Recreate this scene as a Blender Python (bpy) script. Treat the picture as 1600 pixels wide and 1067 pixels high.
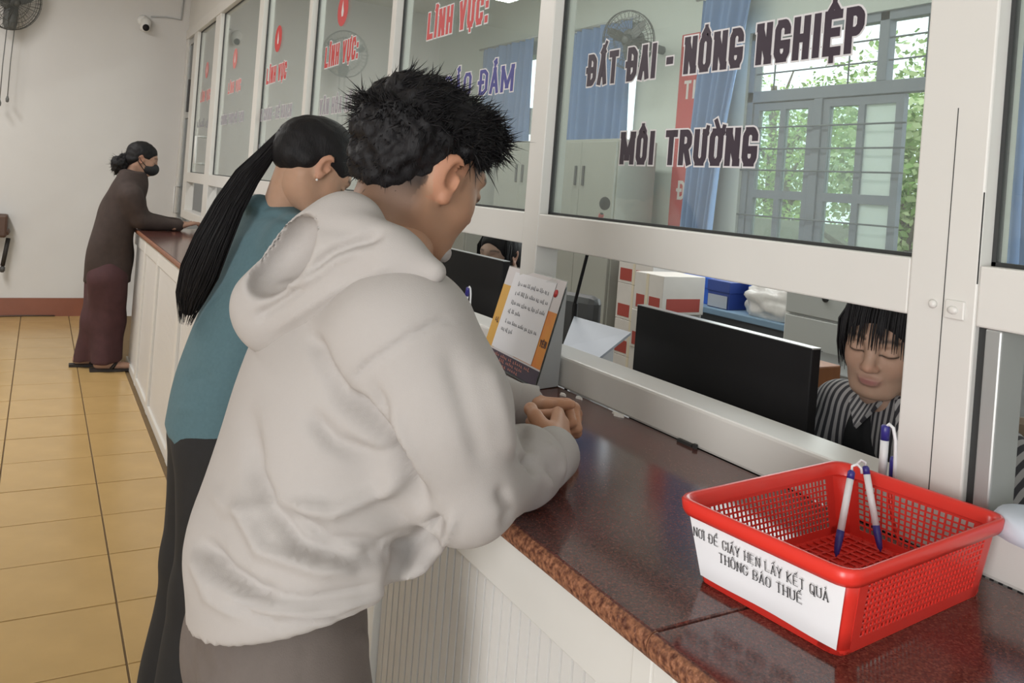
import bpy, bmesh, math, random, unicodedata
import numpy as np
from mathutils import Vector, Matrix
from mathutils import noise as mnoise

for o in list(bpy.data.objects):
    bpy.data.objects.remove(o)
SC = bpy.context.scene
COL = SC.collection
rnd = random.Random(7)

# ------------------------------------------------------------------ camera
FOC, CX, CY, EYE = 1275.0, 800.0, 299.33, 1.45     # pixels (1600 x 1067 frame), metres
ROLL, YAW = math.atan(.078), math.atan(737 / 1275.)
RGT = np.array([math.cos(YAW), -math.sin(YAW), 0.]); FWD = np.array([math.sin(YAW), math.cos(YAW), 0.]); UPV = np.array([0, 0, 1.])
XI = math.cos(ROLL) * RGT + math.sin(ROLL) * UPV
YI = math.sin(ROLL) * RGT - math.cos(ROLL) * UPV
CAMP = np.array([0, 0, EYE])
cam = bpy.data.cameras.new('camera'); cam_o = bpy.data.objects.new('camera', cam); COL.objects.link(cam_o)
cam.sensor_fit = 'HORIZONTAL'; cam.sensor_width = 36.0
cam.lens = 36.0 * FOC / 1600.0
cam.shift_x = (800.0 - CX) / 1600.0
cam.shift_y = (CY - 533.5) / 1600.0
cam.clip_start = .02; cam.clip_end = 200
M = Matrix(((XI[0], -YI[0], -FWD[0], CAMP[0]), (XI[1], -YI[1], -FWD[1], CAMP[1]), (XI[2], -YI[2], -FWD[2], CAMP[2]), (0, 0, 0, 1)))
cam_o.matrix_world = M
SC.camera = cam_o

def ray(x, y): return FWD + XI * (x - CX) / FOC + YI * (y - CY) / FOC
def onX(x, y, v): d = ray(x, y); return CAMP + d * (v / d[0])
def onY(x, y, v): d = ray(x, y); return CAMP + d * (v / d[1])
def onZ(x, y, v): d = ray(x, y); return CAMP + d * ((v - EYE) / d[2])
def onD(x, y, v): return CAMP + ray(x, y) * v

# ------------------------------------------------------------------ light
world = bpy.data.worlds.new('sky'); SC.world = world; world.use_nodes = True
wn = world.node_tree.nodes; wb = wn['Background']
wb.inputs[0].default_value = (.86, .95, 1.0, 1); wb.inputs[1].default_value = 2.2
def area(name, loc, rot, sx, sy, power, col=(1, 1, 1)):
    l = bpy.data.lights.new(name, 'AREA'); l.shape = 'RECTANGLE'; l.size = sx; l.size_y = sy; l.energy = power; l.color = col
    o = bpy.data.objects.new(name, l); COL.objects.link(o); o.location = loc; o.rotation_euler = rot
    return o
# daylight that enters by the open doors of the hall (left wall and wall behind) and by the office windows
area('doorway_daylight', (-3.35, -1.5, 1.3), (0, -math.pi / 2, 0), 2.3, 1.5, 185, (1, .97, .945))
area('entrance_daylight', (-1.2, -2.9, 1.6), (-math.pi / 2 + math.pi, 0, 0), 3.2, 2.4, 12, (1, .95, .90))
area('hall_fill_light', (-1.3, 5.6, 3.262), (0, 0, 0), 0.3, 2.6, 120, (1, .985, .965))  # added fill to brighten the far hall, no such lamp in view
area('office_window_daylight', (3.72, 2.5, 1.9), (0, math.pi / 2, 0), 1.4, 2.6, 42, (.94, 1, .97))
area('office_fill_light', (2.4, 4.5, 3.262), (0, 0, 0), .2, 4, 60, (1, .98, .95))  # added fill to lift the clerks and the office interior
SC.view_settings.view_transform = 'Standard'; SC.view_settings.look = 'None'
SC.view_settings.exposure = -0.16; SC.view_settings.gamma = 1.0; SC.view_settings.use_curve_mapping = False

# ------------------------------------------------------------------ materials
MATS = {}
def mat(name, col, rough=.6, metal=0., var=.0, scale=20., bump=0., bscale=80., spec=.5, coat=0., sss=0., stretch=None, alpha=1., detail=4., col2=None, attr=None):
    if name in MATS: return MATS[name]
    m = bpy.data.materials.new(name); m.use_nodes = True; nt = m.node_tree; N = nt.nodes; L = nt.links
    b = N['Principled BSDF']
    b.inputs['Base Color'].default_value = (*col, 1); b.inputs['Roughness'].default_value = rough; b.inputs['Metallic'].default_value = metal
    b.inputs['Specular IOR Level'].default_value = spec; b.inputs['Coat Weight'].default_value = coat
    if sss:
        b.inputs['Subsurface Weight'].default_value = sss; b.inputs['Subsurface Radius'].default_value = (.01, .004, .002); b.inputs['Subsurface Scale'].default_value = 1.0
    if alpha < 1: b.inputs['Alpha'].default_value = alpha
    tc = N.new('ShaderNodeTexCoord'); src = tc.outputs['Object']
    if stretch:
        mp = N.new('ShaderNodeMapping'); mp.inputs['Scale'].default_value = stretch; L.new(src, mp.inputs['Vector']); src = mp.outputs['Vector']
    base = None
    if attr:
        at = N.new('ShaderNodeAttribute'); at.attribute_name = attr; base = at.outputs['Color']
        L.new(base, b.inputs['Base Color'])
    if var or col2:
        nz = N.new('ShaderNodeTexNoise'); nz.inputs['Scale'].default_value = scale; nz.inputs['Detail'].default_value = detail; L.new(src, nz.inputs['Vector'])
        mx = N.new('ShaderNodeMix'); mx.data_type = 'RGBA'
        if col2:
            rp = N.new('ShaderNodeValToRGB'); rp.color_ramp.elements[0].position = .35; rp.color_ramp.elements[1].position = .65
            L.new(nz.outputs['Fac'], rp.inputs['Fac']); L.new(rp.outputs['Color'], mx.inputs['Factor'])
            mx.inputs['A'].default_value = (*col, 1); mx.inputs['B'].default_value = (*col2, 1)
        else:
            L.new(nz.outputs['Fac'], mx.inputs['Factor'])
            lo = [c * (1 - var) for c in col]; hi = [min(1, c * (1 + var)) for c in col]
            mx.inputs['A'].default_value = (*lo, 1); mx.inputs['B'].default_value = (*hi, 1)
        if base is not None:
            m2 = N.new('ShaderNodeMix'); m2.data_type = 'RGBA'; m2.blend_type = 'MULTIPLY'; m2.inputs['Factor'].default_value = 1
            mx.inputs['A'].default_value = (1 - var, 1 - var, 1 - var, 1); mx.inputs['B'].default_value = (1, 1, 1, 1)
            L.new(base, m2.inputs['A']); L.new(mx.outputs['Result'], m2.inputs['B']); L.new(m2.outputs['Result'], b.inputs['Base Color'])
        else:
            L.new(mx.outputs['Result'], b.inputs['Base Color'])
    if bump:
        nb = N.new('ShaderNodeTexNoise'); nb.inputs['Scale'].default_value = bscale; nb.inputs['Detail'].default_value = 4; L.new(src, nb.inputs['Vector'])
        bp = N.new('ShaderNodeBump'); bp.inputs['Strength'].default_value = bump; bp.inputs['Distance'].default_value = .004
        L.new(nb.outputs['Fac'], bp.inputs['Height']); L.new(bp.outputs['Normal'], b.inputs['Normal'])
    MATS[name] = m; return m

def glass_mat(name, tint=(.93, .97, .95), ior=1.5, rough=.0, milk=0., milkcol=(.8, .85, .82)):
    if name in MATS: return MATS[name]
    m = bpy.data.materials.new(name); m.use_nodes = True; nt = m.node_tree; N = nt.nodes; L = nt.links
    for n in list(N):
        if n.type == 'BSDF_PRINCIPLED': N.remove(n)
    out = N['Material Output']
    tr = N.new('ShaderNodeBsdfTransparent'); tr.inputs[0].default_value = (*tint, 1)
    gl = N.new('ShaderNodeBsdfGlossy'); gl.inputs['Roughness'].default_value = rough; gl.inputs[0].default_value = (1, 1, 1, 1)
    lw = N.new('ShaderNodeLayerWeight'); lw.inputs['Blend'].default_value = .5          # Schlick reflectance, the same from both faces
    pw = N.new('ShaderNodeMath'); pw.operation = 'POWER'; pw.inputs[1].default_value = 5; L.new(lw.outputs['Facing'], pw.inputs[0])
    fr = N.new('ShaderNodeMath'); fr.operation = 'MULTIPLY_ADD'; fr.inputs[1].default_value = .96; fr.inputs[2].default_value = ((ior - 1) / (ior + 1)) ** 2; L.new(pw.outputs[0], fr.inputs[0])
    mx = N.new('ShaderNodeMixShader'); L.new(fr.outputs[0], mx.inputs[0])
    body = tr.outputs[0]
    if milk:
        df = N.new('ShaderNodeBsdfDiffuse'); df.inputs[0].default_value = (*milkcol, 1)
        tl = N.new('ShaderNodeBsdfTranslucent'); tl.inputs[0].default_value = (*milkcol, 1)
        a = N.new('ShaderNodeMixShader'); a.inputs[0].default_value = .5; L.new(df.outputs[0], a.inputs[1]); L.new(tl.outputs[0], a.inputs[2])
        c = N.new('ShaderNodeMixShader'); c.inputs[0].default_value = milk; L.new(tr.outputs[0], c.inputs[1]); L.new(a.outputs[0], c.inputs[2]); body = c.outputs[0]
    L.new(body, mx.inputs[1]); L.new(gl.outputs[0], mx.inputs[2]); L.new(mx.outputs[0], out.inputs[0])
    MATS[name] = m; return m

# ------------------------------------------------------------------ mesh kit
class MB:
    """collects vertices and faces for one mesh object"""
    def __init__(s): s.v = []; s.f = []; s.m = []; s.sm = []
    def add(s, vs, fs, mi=0, smooth=False):
        n = len(s.v); s.v += [tuple(map(float, p)) for p in vs]
        for f in fs: s.f.append(tuple(i + n for i in f)); s.m.append(mi); s.sm.append(smooth)
        return s
    def box(s, lo, hi, mi=0, bev=0.):
        x0, y0, z0 = lo; x1, y1, z1 = hi
        if x0 > x1: x0, x1 = x1, x0
        if y0 > y1: y0, y1 = y1, y0
        if z0 > z1: z0, z1 = z1, z0
        if not bev:
            return s.add([(x0, y0, z0), (x1, y0, z0), (x1, y1, z0), (x0, y1, z0), (x0, y0, z1), (x1, y0, z1), (x1, y1, z1), (x0, y1, z1)],
                         [(0, 3, 2, 1), (4, 5, 6, 7), (0, 1, 5, 4), (1, 2, 6, 5), (2, 3, 7, 6), (3, 0, 4, 7)], mi)
        b = min(bev, (x1 - x0) * .45, (y1 - y0) * .45, (z1 - z0) * .45)
        bm = bmesh.new(); bmesh.ops.create_cube(bm, size=1)
        for v in bm.verts: v.co = Vector(((x0 + x1) / 2 + v.co.x * (x1 - x0), (y0 + y1) / 2 + v.co.y * (y1 - y0), (z0 + z1) / 2 + v.co.z * (z1 - z0)))
        bmesh.ops.bevel(bm, geom=list(bm.edges), offset=b, segments=2, profile=.5, affect='EDGES')
        bm.verts.index_update()
        s.add([v.co for v in bm.verts], [[v.index for v in f.verts] for f in bm.faces], mi); bm.free(); return s
    def obox(s, o, ax, ay, az, mi=0):
        """box from a corner and three edge vectors"""
        o, ax, ay, az = map(np.asarray, (o, ax, ay, az))
        c = [o, o + ax, o + ax + ay, o + ay]; c += [p + az for p in c]
        return s.add(c, [(0, 3, 2, 1), (4, 5, 6, 7), (0, 1, 5, 4), (1, 2, 6, 5), (2, 3, 7, 6), (3, 0, 4, 7)], mi)
    def quad(s, a, b, c, d, mi=0): return s.add([a, b, c, d], [(0, 1, 2, 3)], mi)
    def loft(s, rings, mi=0, smooth=True, cap=True, closed=True):
        n = len(rings[0]); vs = [p for r in rings for p in r]; fs = []
        for i in range(len(rings) - 1):
            for j in range(n if closed else n - 1):
                k = (j + 1) % n; fs.append((i * n + j, i * n + k, (i + 1) * n + k, (i + 1) * n + j))
        if cap and closed: fs.append(tuple(range(n - 1, -1, -1))); fs.append(tuple((len(rings) - 1) * n + j for j in range(n)))
        return s.add(vs, fs, mi, smooth)
    def tube(s, pts, r, n=8, mi=0, cap=True, smooth=True):
        pts = [np.asarray(p, float) for p in pts]; rs = r if hasattr(r, '__len__') else [r] * len(pts)
        rings = []; up = None
        for i, p in enumerate(pts):
            t = pts[min(i + 1, len(pts) - 1)] - pts[max(i - 1, 0)]; t = t / (np.linalg.norm(t) + 1e-12)
            if up is None:
                up = np.array([0, 0, 1.]) if abs(t[2]) < .9 else np.array([1., 0, 0])
            u = np.cross(t, up); u /= np.linalg.norm(u) + 1e-12; w = np.cross(u, t); up = w
            rings.append([p + rs[i] * (u * math.cos(2 * math.pi * k / n) + w * math.sin(2 * math.pi * k / n)) for k in range(n)])
        return s.loft(rings, mi, smooth, cap)
    def lathe(s, prof, c, axis=(0, 0, 1), n=20, mi=0, smooth=True):
        ax = np.asarray(axis, float); ax /= np.linalg.norm(ax)
        a = np.array([0, 0, 1.]) if abs(ax[2]) < .9 else np.array([1., 0, 0])
        u = np.cross(ax, a); u /= np.linalg.norm(u); w = np.cross(ax, u); c = np.asarray(c, float)
        rings = [[c + ax * h + r * (u * math.cos(2 * math.pi * k / n) + w * math.sin(2 * math.pi * k / n)) for k in range(n)] for r, h in prof]
        return s.loft(rings, mi, smooth, True)
    def ball(s, c, rx, ry=None, rz=None, nu=14, nv=9, mi=0):
        ry = ry or rx; rz = rz or rx; c = np.asarray(c, float)
        rings = [[c + np.array([rx * math.sin(t) * math.cos(2 * math.pi * k / nu), ry * math.sin(t) * math.sin(2 * math.pi * k / nu), rz * math.cos(t)]) for k in range(nu)]
                 for t in [math.pi * (.02 + .96 * i / (nv - 1)) for i in range(nv)]]
        return s.loft(rings[::-1], mi, True, True)
    def build(s, name, mats, parent=None, loc=None):
        me = bpy.data.meshes.new(name); vs = np.array(s.v)
        off = np.zeros(3)
        if parent is not None: off = np.array(parent['_w'])
        elif loc is not None: off = np.asarray(loc, float)
        me.from_pydata((vs - off).tolist(), [], s.f)
        if not isinstance(mats, (list, tuple)): mats = [mats]
        for m in mats: me.materials.append(m)
        me.polygons.foreach_set('material_index', s.m); me.polygons.foreach_set('use_smooth', s.sm); me.update()
        return link(name, me, parent, off)

def link(name, me, parent=None, off=(0, 0, 0)):
    o = bpy.data.objects.new(name, me); COL.objects.link(o)
    if parent is not None: o.parent = parent; o['_w'] = list(map(float, parent['_w']))
    else: o.location = Vector(off); o['_w'] = list(map(float, off))
    return o
def thing(name, loc, label, cat, group=None, kind=None):
    o = bpy.data.objects.new(name, None); COL.objects.link(o); o.location = Vector([float(c) for c in loc]); o['_w'] = [float(c) for c in loc]; o.empty_display_size = .1
    return tag(o, label, cat, group, kind)
def tag(o, label=None, cat=None, group=None, kind=None):
    if label: o['label'] = label
    if cat: o['category'] = cat
    if group: o['group'] = group
    if kind: o['kind'] = kind
    return o

# ------------------------------------------------------------------ stroke lettering
GL = {
 'A': [[(0, 0), (.5, 1), (1, 0)], [(.2, .3), (.8, .3)]],
 'B': [[(0, 0), (0, 1), (.7, 1), (.95, .87), (.95, .66), (.7, .53), (0, .53)], [(.7, .53), (1, .4), (1, .13), (.7, 0), (0, 0)]],
 'C': [[(1, .76), (1, .86), (.75, 1), (.25, 1), (0, .85), (0, .15), (.25, 0), (.75, 0), (1, .14), (1, .24)]],
 'D': [[(0, 0), (0, 1), (.6, 1), (1, .84), (1, .16), (.6, 0), (0, 0)]],
 'E': [[(1, 1), (0, 1), (0, 0), (1, 0)], [(0, .52), (.85, .52)]],
 'G': [[(1, .80), (1, .87), (.75, 1), (.25, 1), (0, .85), (0, .15), (.25, 0), (.75, 0), (1, .15), (1, .40), (.66, .40)]],
 'H': [[(0, 0), (0, 1)], [(1, 0), (1, 1)], [(0, .5), (1, .5)]], 'I': [[(.5, 0), (.5, 1)]],
 'K': [[(0, 0), (0, 1)], [(1, 1), (.08, .45), (1, 0)]], 'L': [[(0, 1), (0, 0), (1, 0)]],
 'M': [[(0, 0), (0, 1), (.5, .15), (1, 1), (1, 0)]], 'N': [[(0, 0), (0, 1), (1, 0), (1, 1)]],
 'O': [[(.25, 0), (0, .15), (0, .85), (.25, 1), (.75, 1), (1, .85), (1, .15), (.75, 0), (.25, 0)]],
 'P': [[(0, 0), (0, 1), (.7, 1), (1, .87), (1, .6), (.7, .46), (0, .46)]],
 'R': [[(0, 0), (0, 1), (.7, 1), (1, .87), (1, .62), (.7, .5), (0, .5)], [(.55, .5), (1, 0)]],
 'S': [[(1, .75), (.9, .92), (.65, 1), (.3, 1), (0, .87), (0, .66), (.25, .53), (.75, .47), (1, .34), (1, .13), (.7, 0), (.3, 0), (.08, .08), (0, .25)]],
 'T': [[(.5, 0), (.5, 1)], [(0, 1), (1, 1)]], 'U': [[(0, 1), (0, .15), (.25, 0), (.75, 0), (1, .15), (1, 1)]],
 'V': [[(0, 1), (.5, 0), (1, 1)]], 'X': [[(0, 0), (1, 1)], [(0, 1), (1, 0)]], 'Y': [[(0, 1), (.5, .45), (1, 1)], [(.5, .45), (.5, 0)]],
 '-': [[(0, .42), (1, .42)]], ':': [[(.5, .0), (.5, .04)], [(.5, .6), (.5, .64)]], ',': [[(.5, .05), (.3, -.15)]], '.': [[(.5, 0), (.5, .03)]],
}
GL['Q'] = GL['O'] + [[(.6, .25), (1.05, -.1)]]; GL['Đ'] = GL['D'] + [[(-.28, .5), (.4, .5)]]
MARK = {'\u0301': [[(.42, 1.16), (.68, 1.36)]], '\u0300': [[(.58, 1.16), (.32, 1.36)]], '\u0302': [[(.2, 1.14), (.5, 1.3), (.8, 1.14)]],
        '\u0306': [[(.2, 1.3), (.35, 1.17), (.65, 1.17), (.8, 1.3)]], '\u0303': [[(.1, 1.16), (.35, 1.28), (.65, 1.17), (.9, 1.28)]],
        '\u0309': [[(.35, 1.34), (.6, 1.4), (.65, 1.28), (.48, 1.2), (.48, 1.14)]], '\u0323': [[(.5, -.24), (.5, -.19)]], '\u031b': [[(.95, .92), (1.2, .98), (1.3, 1.16)]]}
def text_polys(s, height, width=None, cw=.42, t=.13, th=None, gap=.1, grow=0., serif=False):
    """polygons (2-D) of a line of capitals: x from 0, baseline at 0; stroke t (vertical) and th (horizontal) in letter heights"""
    th = th or t; strokes = []; x = 0.
    for ch in s:
        if ch == ' ': x += cw * .75; continue
        dec = unicodedata.normalize('NFD', ch); b = dec[0]; w = cw
        if b in 'M': w = cw * 1.35
        if b in 'I:.,': w = t * 1.15
        if b == '-': w = cw * .6
        top = 0.
        marks = [m for m in dec[1:]]
        def mp(p, dy=0): return (x + t / 2 + p[0] * (w - t), th / 2 + (p[1]) * (1 - th) + dy)
        for st in GL.get(b, []): strokes.append([mp(p) for p in st] + [None])
        for m in sorted(marks, key=lambda m: m not in '\u0302\u0306\u031b'):
            dy = top if m not in '\u0323\u031b' else 0
            ww = max(w, cw * .8); x0 = x - (ww - w) / 2
            sx = .26 if (m in '\u0301\u0300\u0309' and top > 0) else 0
            strokes.append([(x0 + t / 2 + (p[0] + sx) * (ww - t), th / 2 + p[1] * (1 - th) + (dy * .45 if sx else dy)) for p in MARK[m][0]] + ['m'])
            if m in '\u0302\u0306': top = .2
        x += w + gap
    tot = x - gap; sx = (width / tot / height) if width else 1.
    polys = []
    def seg(a, b, tv, e0, e1):
        a = np.array(a); b = np.array(b); d = b - a; L = np.linalg.norm(d) + 1e-9; d /= L; n = np.array([-d[1], d[0]])
        vert = abs(d[1]); tt = (th + (tv - th) * vert) / 2 + grow
        a2 = a - d * (e0 + grow if e0 else 0); b2 = b + d * (e1 + grow if e1 else 0)
        polys.append([a2 + n * tt, a2 - n * tt, b2 - n * tt, b2 + n * tt])
    for st in strokes:
        kind = st[-1]; pts = st[:-1]; tv = t * (.66 if kind == 'm' else 1)
        closed = pts[0] == pts[-1]
        for i in range(len(pts) - 1):
            e = tv / 2 * .98
            seg(pts[i], pts[i + 1], tv, 0 if (i or closed) else e, 0 if (i < len(pts) - 2 or closed) else e)
        for i in range(0 if closed else 1, len(pts) - 1):
            p = np.array(pts[i]); rr = max(tv * .5, th * .5) + grow
            rr = min(tv, th) / 2 + grow if serif else rr
            d0 = np.array(pts[i]) - np.array(pts[i - 1] if i else pts[-2]); d1 = np.array(pts[i + 1]) - np.array(pts[i]); d0 = d0 / np.linalg.norm(d0); d1 = d1 / np.linalg.norm(d1)
            turn = math.degrees(math.acos(max(-1, min(1, float(d0 @ d1)))))
            if turn < 55 or serif: polys.append([p + rr * np.array([math.cos(a), math.sin(a)]) for a in [2 * math.pi * k / 8 for k in range(8)]])
            else:
                hx, hy = tv / 2 + grow, th / 2 + grow
                if turn > 110: hx *= 1.25
                polys.append([p + np.array([sx_ * hx, sy_ * hy]) for sx_, sy_ in ((-1, -1), (1, -1), (1, 1), (-1, 1))])
        if serif and kind is None:
            for p, q in ((pts[0], pts[1]), (pts[-1], pts[-2])):
                if abs(p[1] - q[1]) > abs(p[0] - q[0]) * 1.2 and not closed:
                    polys.append([np.array((p[0] + dx, p[1] + dy)) for dx, dy in ((-t * 1.2, -th * .5), (t * 1.2, -th * .5), (t * 1.2, th * .5), (-t * 1.2, th * .5))])
    return [[(p[0] * height * sx, p[1] * height) for p in po] for po in polys], tot * height * sx
def put_text(mb, polys, o, ex, ez, mi=0):
    o = np.asarray(o, float); ex = np.asarray(ex, float); ez = np.asarray(ez, float)
    en = np.cross(ex, ez)                       # every stroke lies a hair's breadth above the last, so none is coplanar
    for i, po in enumerate(polys): mb.add([o + ex * p[0] + ez * p[1] + en * (2.5e-5 * (i % 14)) for p in po], [tuple(range(len(po)))], mi)

def blurred_polys(words, height, width, seed=0):
    """a printed line too small to read: letter-sized ticks grouped into words"""
    R = random.Random(seed); x = 0.; out = []
    for n in words:
        for k in range(n):
            h = R.choice((.62, .62, .7, 1.0)); w = R.uniform(.2, .34); y0 = R.choice((0, 0, 0, -.2))
            out.append([(x, y0), (x + w, y0), (x + w, y0 + .22), (x, y0 + .22)]); out.append([(x, 0), (x + .14, 0), (x + .14, h), (x, h)]); x += w + .16
        x += .3
    sx = width / (x - .46) ; return [[(p[0] * sx, p[1] * height) for p in q] for q in out], width
# ------------------------------------------------------------------ common materials
WHITE = mat('wall_paint', (.63, .62, .605), .75, var=.04, scale=3, bump=.05, bscale=60)
OFFW = mat('office_wall_paint', (.60, .63, .58), .8, var=.04, scale=2)
CEIL = mat('ceiling_paint', (.66, .66, .64), .85, var=.02, scale=2)
ALU = mat('white_aluminium', (.66, .645, .61), .38, var=.03, scale=6)
ALUG = mat('grey_aluminium', (.42, .43, .42), .35, metal=.4, var=.06, scale=8)
GASKET = mat('dark_gasket', (.03, .032, .032), .6)
GLASS = glass_mat('pane_glass', milk=.07, milkcol=(.8, .84, .82))  # milk puts the pale veil of dusty reflections into the pane colour
SKIRT = mat('skirting_tile_red', (.24, .085, .05), .3, var=.15, scale=6, bump=.03)
TILE = mat('floor_tile', (.50, .335, .14), .22, var=.16, scale=5, bump=.02, bscale=30, detail=8)
GROUT = mat('tile_grout', (.17, .11, .05), .8, var=.2, scale=40)
BLACKP = mat('black_plastic', (.012, .011, .012), .6, bump=.02, bscale=400, spec=.25)
DGREY = mat('dark_grey_plastic', (.06, .06, .06), .45)
STEELC = mat('cabinet_grey_steel', (.36, .36, .32), .45, var=.04, scale=4)
WPLAST = mat('white_plastic', (.72, .72, .70), .35)
PAPER = mat('white_paper', (.78, .77, .79), .8)

HX0, PX, OX1, Y0, Y1, CZ = -3.4, 1.14, 3.8, -3.0, 8.45, 3.35
# ------------------------------------------------------------------ shell
def slab(name, lo, hi, m, label, cat, bev=0): return tag(MB().box(lo, hi, 0, bev).build(name, m, loc=lo), label, cat, kind='structure')
fl = slab('floor', (HX0 - .1, Y0 - .1, -.12), (OX1 + .1, Y1 + .1, -.006), GROUT, 'yellowish brown ceramic tiled floor of the hall', 'floor')
T = .3755
tile_me = None
NX0, NY0 = .313, 2.925   # a joint crossing measured in the photograph
for i in range(-8, 1):
    for j in range(-6, 16):
        x, y = NX0 + i * T, NY0 + j * T
        if x > .6 or y > Y1 - .02: continue
        w = T - .004 if i < 0 else .285
        if i == 0 or tile_me is None or True:
            key = 'tile_a' if i < 0 else 'tile_b'
            h = min(T - .004, Y1 - .003 - y)
            if h < T - .01: key += '_cut'
            me = bpy.data.meshes.get(key)
            if me is None:
                mb = MB().box((.002, .002, -.0065), (w, h, 0), 0, .0012); me = bpy.data.meshes.new(key); me.from_pydata(mb.v, [], mb.f); me.materials.append(TILE); me.update()
        o = bpy.data.objects.new('tile', me); COL.objects.link(o); o.parent = fl
        o.location = (x - (HX0 - .1), y - (Y0 - .1), .12 + rnd.uniform(-.0006, .0006)); o['_w'] = [0, 0, 0]
slab('ceiling', (HX0 - .1, Y0 - .1, CZ), (OX1 + .1, Y1 + .1, CZ + .12), CEIL, 'plain pale ceiling above hall and office', 'ceiling')
slab('wall_far', (HX0 - .1, Y1, -.1), (OX1 + .1, Y1 + .12, CZ), WHITE, 'plain white far wall with reddish brown skirting', 'wall')
slab('baseboard_far', (HX0, Y1 - .012, 0), (.60, Y1 - .0005, .165), SKIRT, 'reddish brown tiled skirting along the far wall', 'skirting')
# hall walls on the left and behind, with door openings
def wall_with_holes(name, axis, pos, thick, a0, a1, holes, m, label):
    mb = MB(); xs = sorted(set([a0, a1] + [h[0] for h in holes] + [h[1] for h in holes]))
    for p, q in zip(xs[:-1], xs[1:]):
        hs = [h for h in holes if h[0] <= p + 1e-6 and h[1] >= q - 1e-6]; z = [0., CZ]
        spans = [(0, CZ)] if not hs else [(0, hs[0][2]), (hs[0][3], CZ)]
        for s0, s1 in spans:
            if s1 - s0 < .01: continue
            if axis == 'x': mb.box((pos, p, s0), (pos + thick, q, s1))
            else: mb.box((p, pos, s0), (q, pos + thick, s1))
    return tag(mb.build(name, m, loc=(0, 0, 0)), label, 'wall', kind='structure')
wall_with_holes('wall_left', 'x', HX0 - .12, .12, Y0, Y1, [(-2.3, -.7, 0, 2.5)], WHITE, 'white hall wall opposite the counter with wide open doorways')
wall_with_holes('wall_behind', 'y', Y0 - .12, .12, HX0, OX1, [(-2.8, .4, 0, 2.8)], WHITE, 'white hall wall behind the viewer with an open entrance')
# office back wall with windows
WIN = [(1.55, 3.74, .98, 2.56), (4.85, 5.9, 1.0, 2.7), (6.2, 7.3, 1.0, 2.7)]
wall_with_holes('wall_office', 'x', OX1, .14, Y0, Y1, WIN, OFFW, 'pale greenish back wall of the office with a large barred window')
# ------------------------------------------------------------------ partition: aluminium frame, glass bays
part = thing('wall_partition', (PX, 0, 0), 'white aluminium glazed partition standing along the counter', 'partition', kind='structure')
TZ0, TZ1, GZ1 = 1.313, 1.398, 2.665
SILL0, SILLZ = .985, 1.06
FX0, FX1 = PX - .005, PX + .065
posts = [(8.0, 8.24), (6.70, 6.90), (5.25, 5.35), (4.12, 4.19), (2.955, 2.99), (1.815, 1.895), (.655, .757), (-.45, -.37), (-1.5, -1.42)]
posts = [(7.80, 7.99), (6.70, 6.91), (5.23, 5.345), (4.125, 4.18), (2.955, 3.0), (1.815, 1.89), (.654, .757), (-.45, -.37), (-1.5, -1.42)]
for a, b in posts:
    MB().box((FX0, a, SILL0), (FX1, b, GZ1), 0, .003).build('post', ALU, part)
MB().box((FX0, 8.36, 0.), (FX1, Y1 - .002, GZ1), 0, .003).build('post', ALU, part)
MB().box((FX0 - .006, -1.5, GZ1), (FX1 + .006, Y1 - .002, GZ1 + .09), 0, .004).build('head_rail', ALU, part)
MB().box((FX0 + .01, -1.5, GZ1 + .09), (FX1 - .01, Y1 - .002, CZ), 0).build('bulkhead', ALU, part)
pb = sorted(posts)
for (a0, a1), (b0, b1) in zip(pb[:-1], pb[1:]):
    MB().box((FX0 + .001, a1, TZ0), (FX1 - .001, b0, TZ1), 0, .003).build('transom', ALU, part)
# centre seam, hook and rivets on the double post beside the young clerk
MB().box((FX0 - .0006, .7005, SILLZ), (FX0 + .002, .7017, 1.62)).build('seam', GASKET, part)
MB().box((FX0 - .0006, .6545, 1.372), (FX0 + .002, .6553, 1.5)).build('seam', GASKET, part)
MB().box((FX0 - .004, .668, 1.318), (FX0 + .001, .697, 1.345), 0, .002).build('latch_plate', ALU, part)
MB().lathe([(.006, 0), (.0065, .003), (.004, .006), (.001, .0065)], (FX0, .716, 1.335), (-1, 0, 0), 12).build('rivet', ALU, part)
MB().ball((FX0 - .005, .684, 1.331), .004, .008, .006, 10, 6).build('latch_knob', ALU, part)
MB().box((FX0 - .001, 1.815, SILL0), (FX0 + .001, 1.816, 1.0)).build('seam', GASKET, part)
# sill rail on the granite, two runs
MB().box((PX - .012, -1.4, SILL0 - .001), (FX1 + .02, 7.8, SILLZ), 0, .006).build('sill_rail', ALU, part)
# grey inner stile right of the double post (edge of a sliding leaf)
MB().box((FX0 + .012, .642, SILLZ), (FX1 - .01, .654, TZ0), 0).build('gasket_strip', GASKET, part)
MB().box((FX0 + .004, .618, SILLZ), (FX1 - .004, .641, TZ0), 0, .003).build('sliding_stile', ALUG, part)
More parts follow.
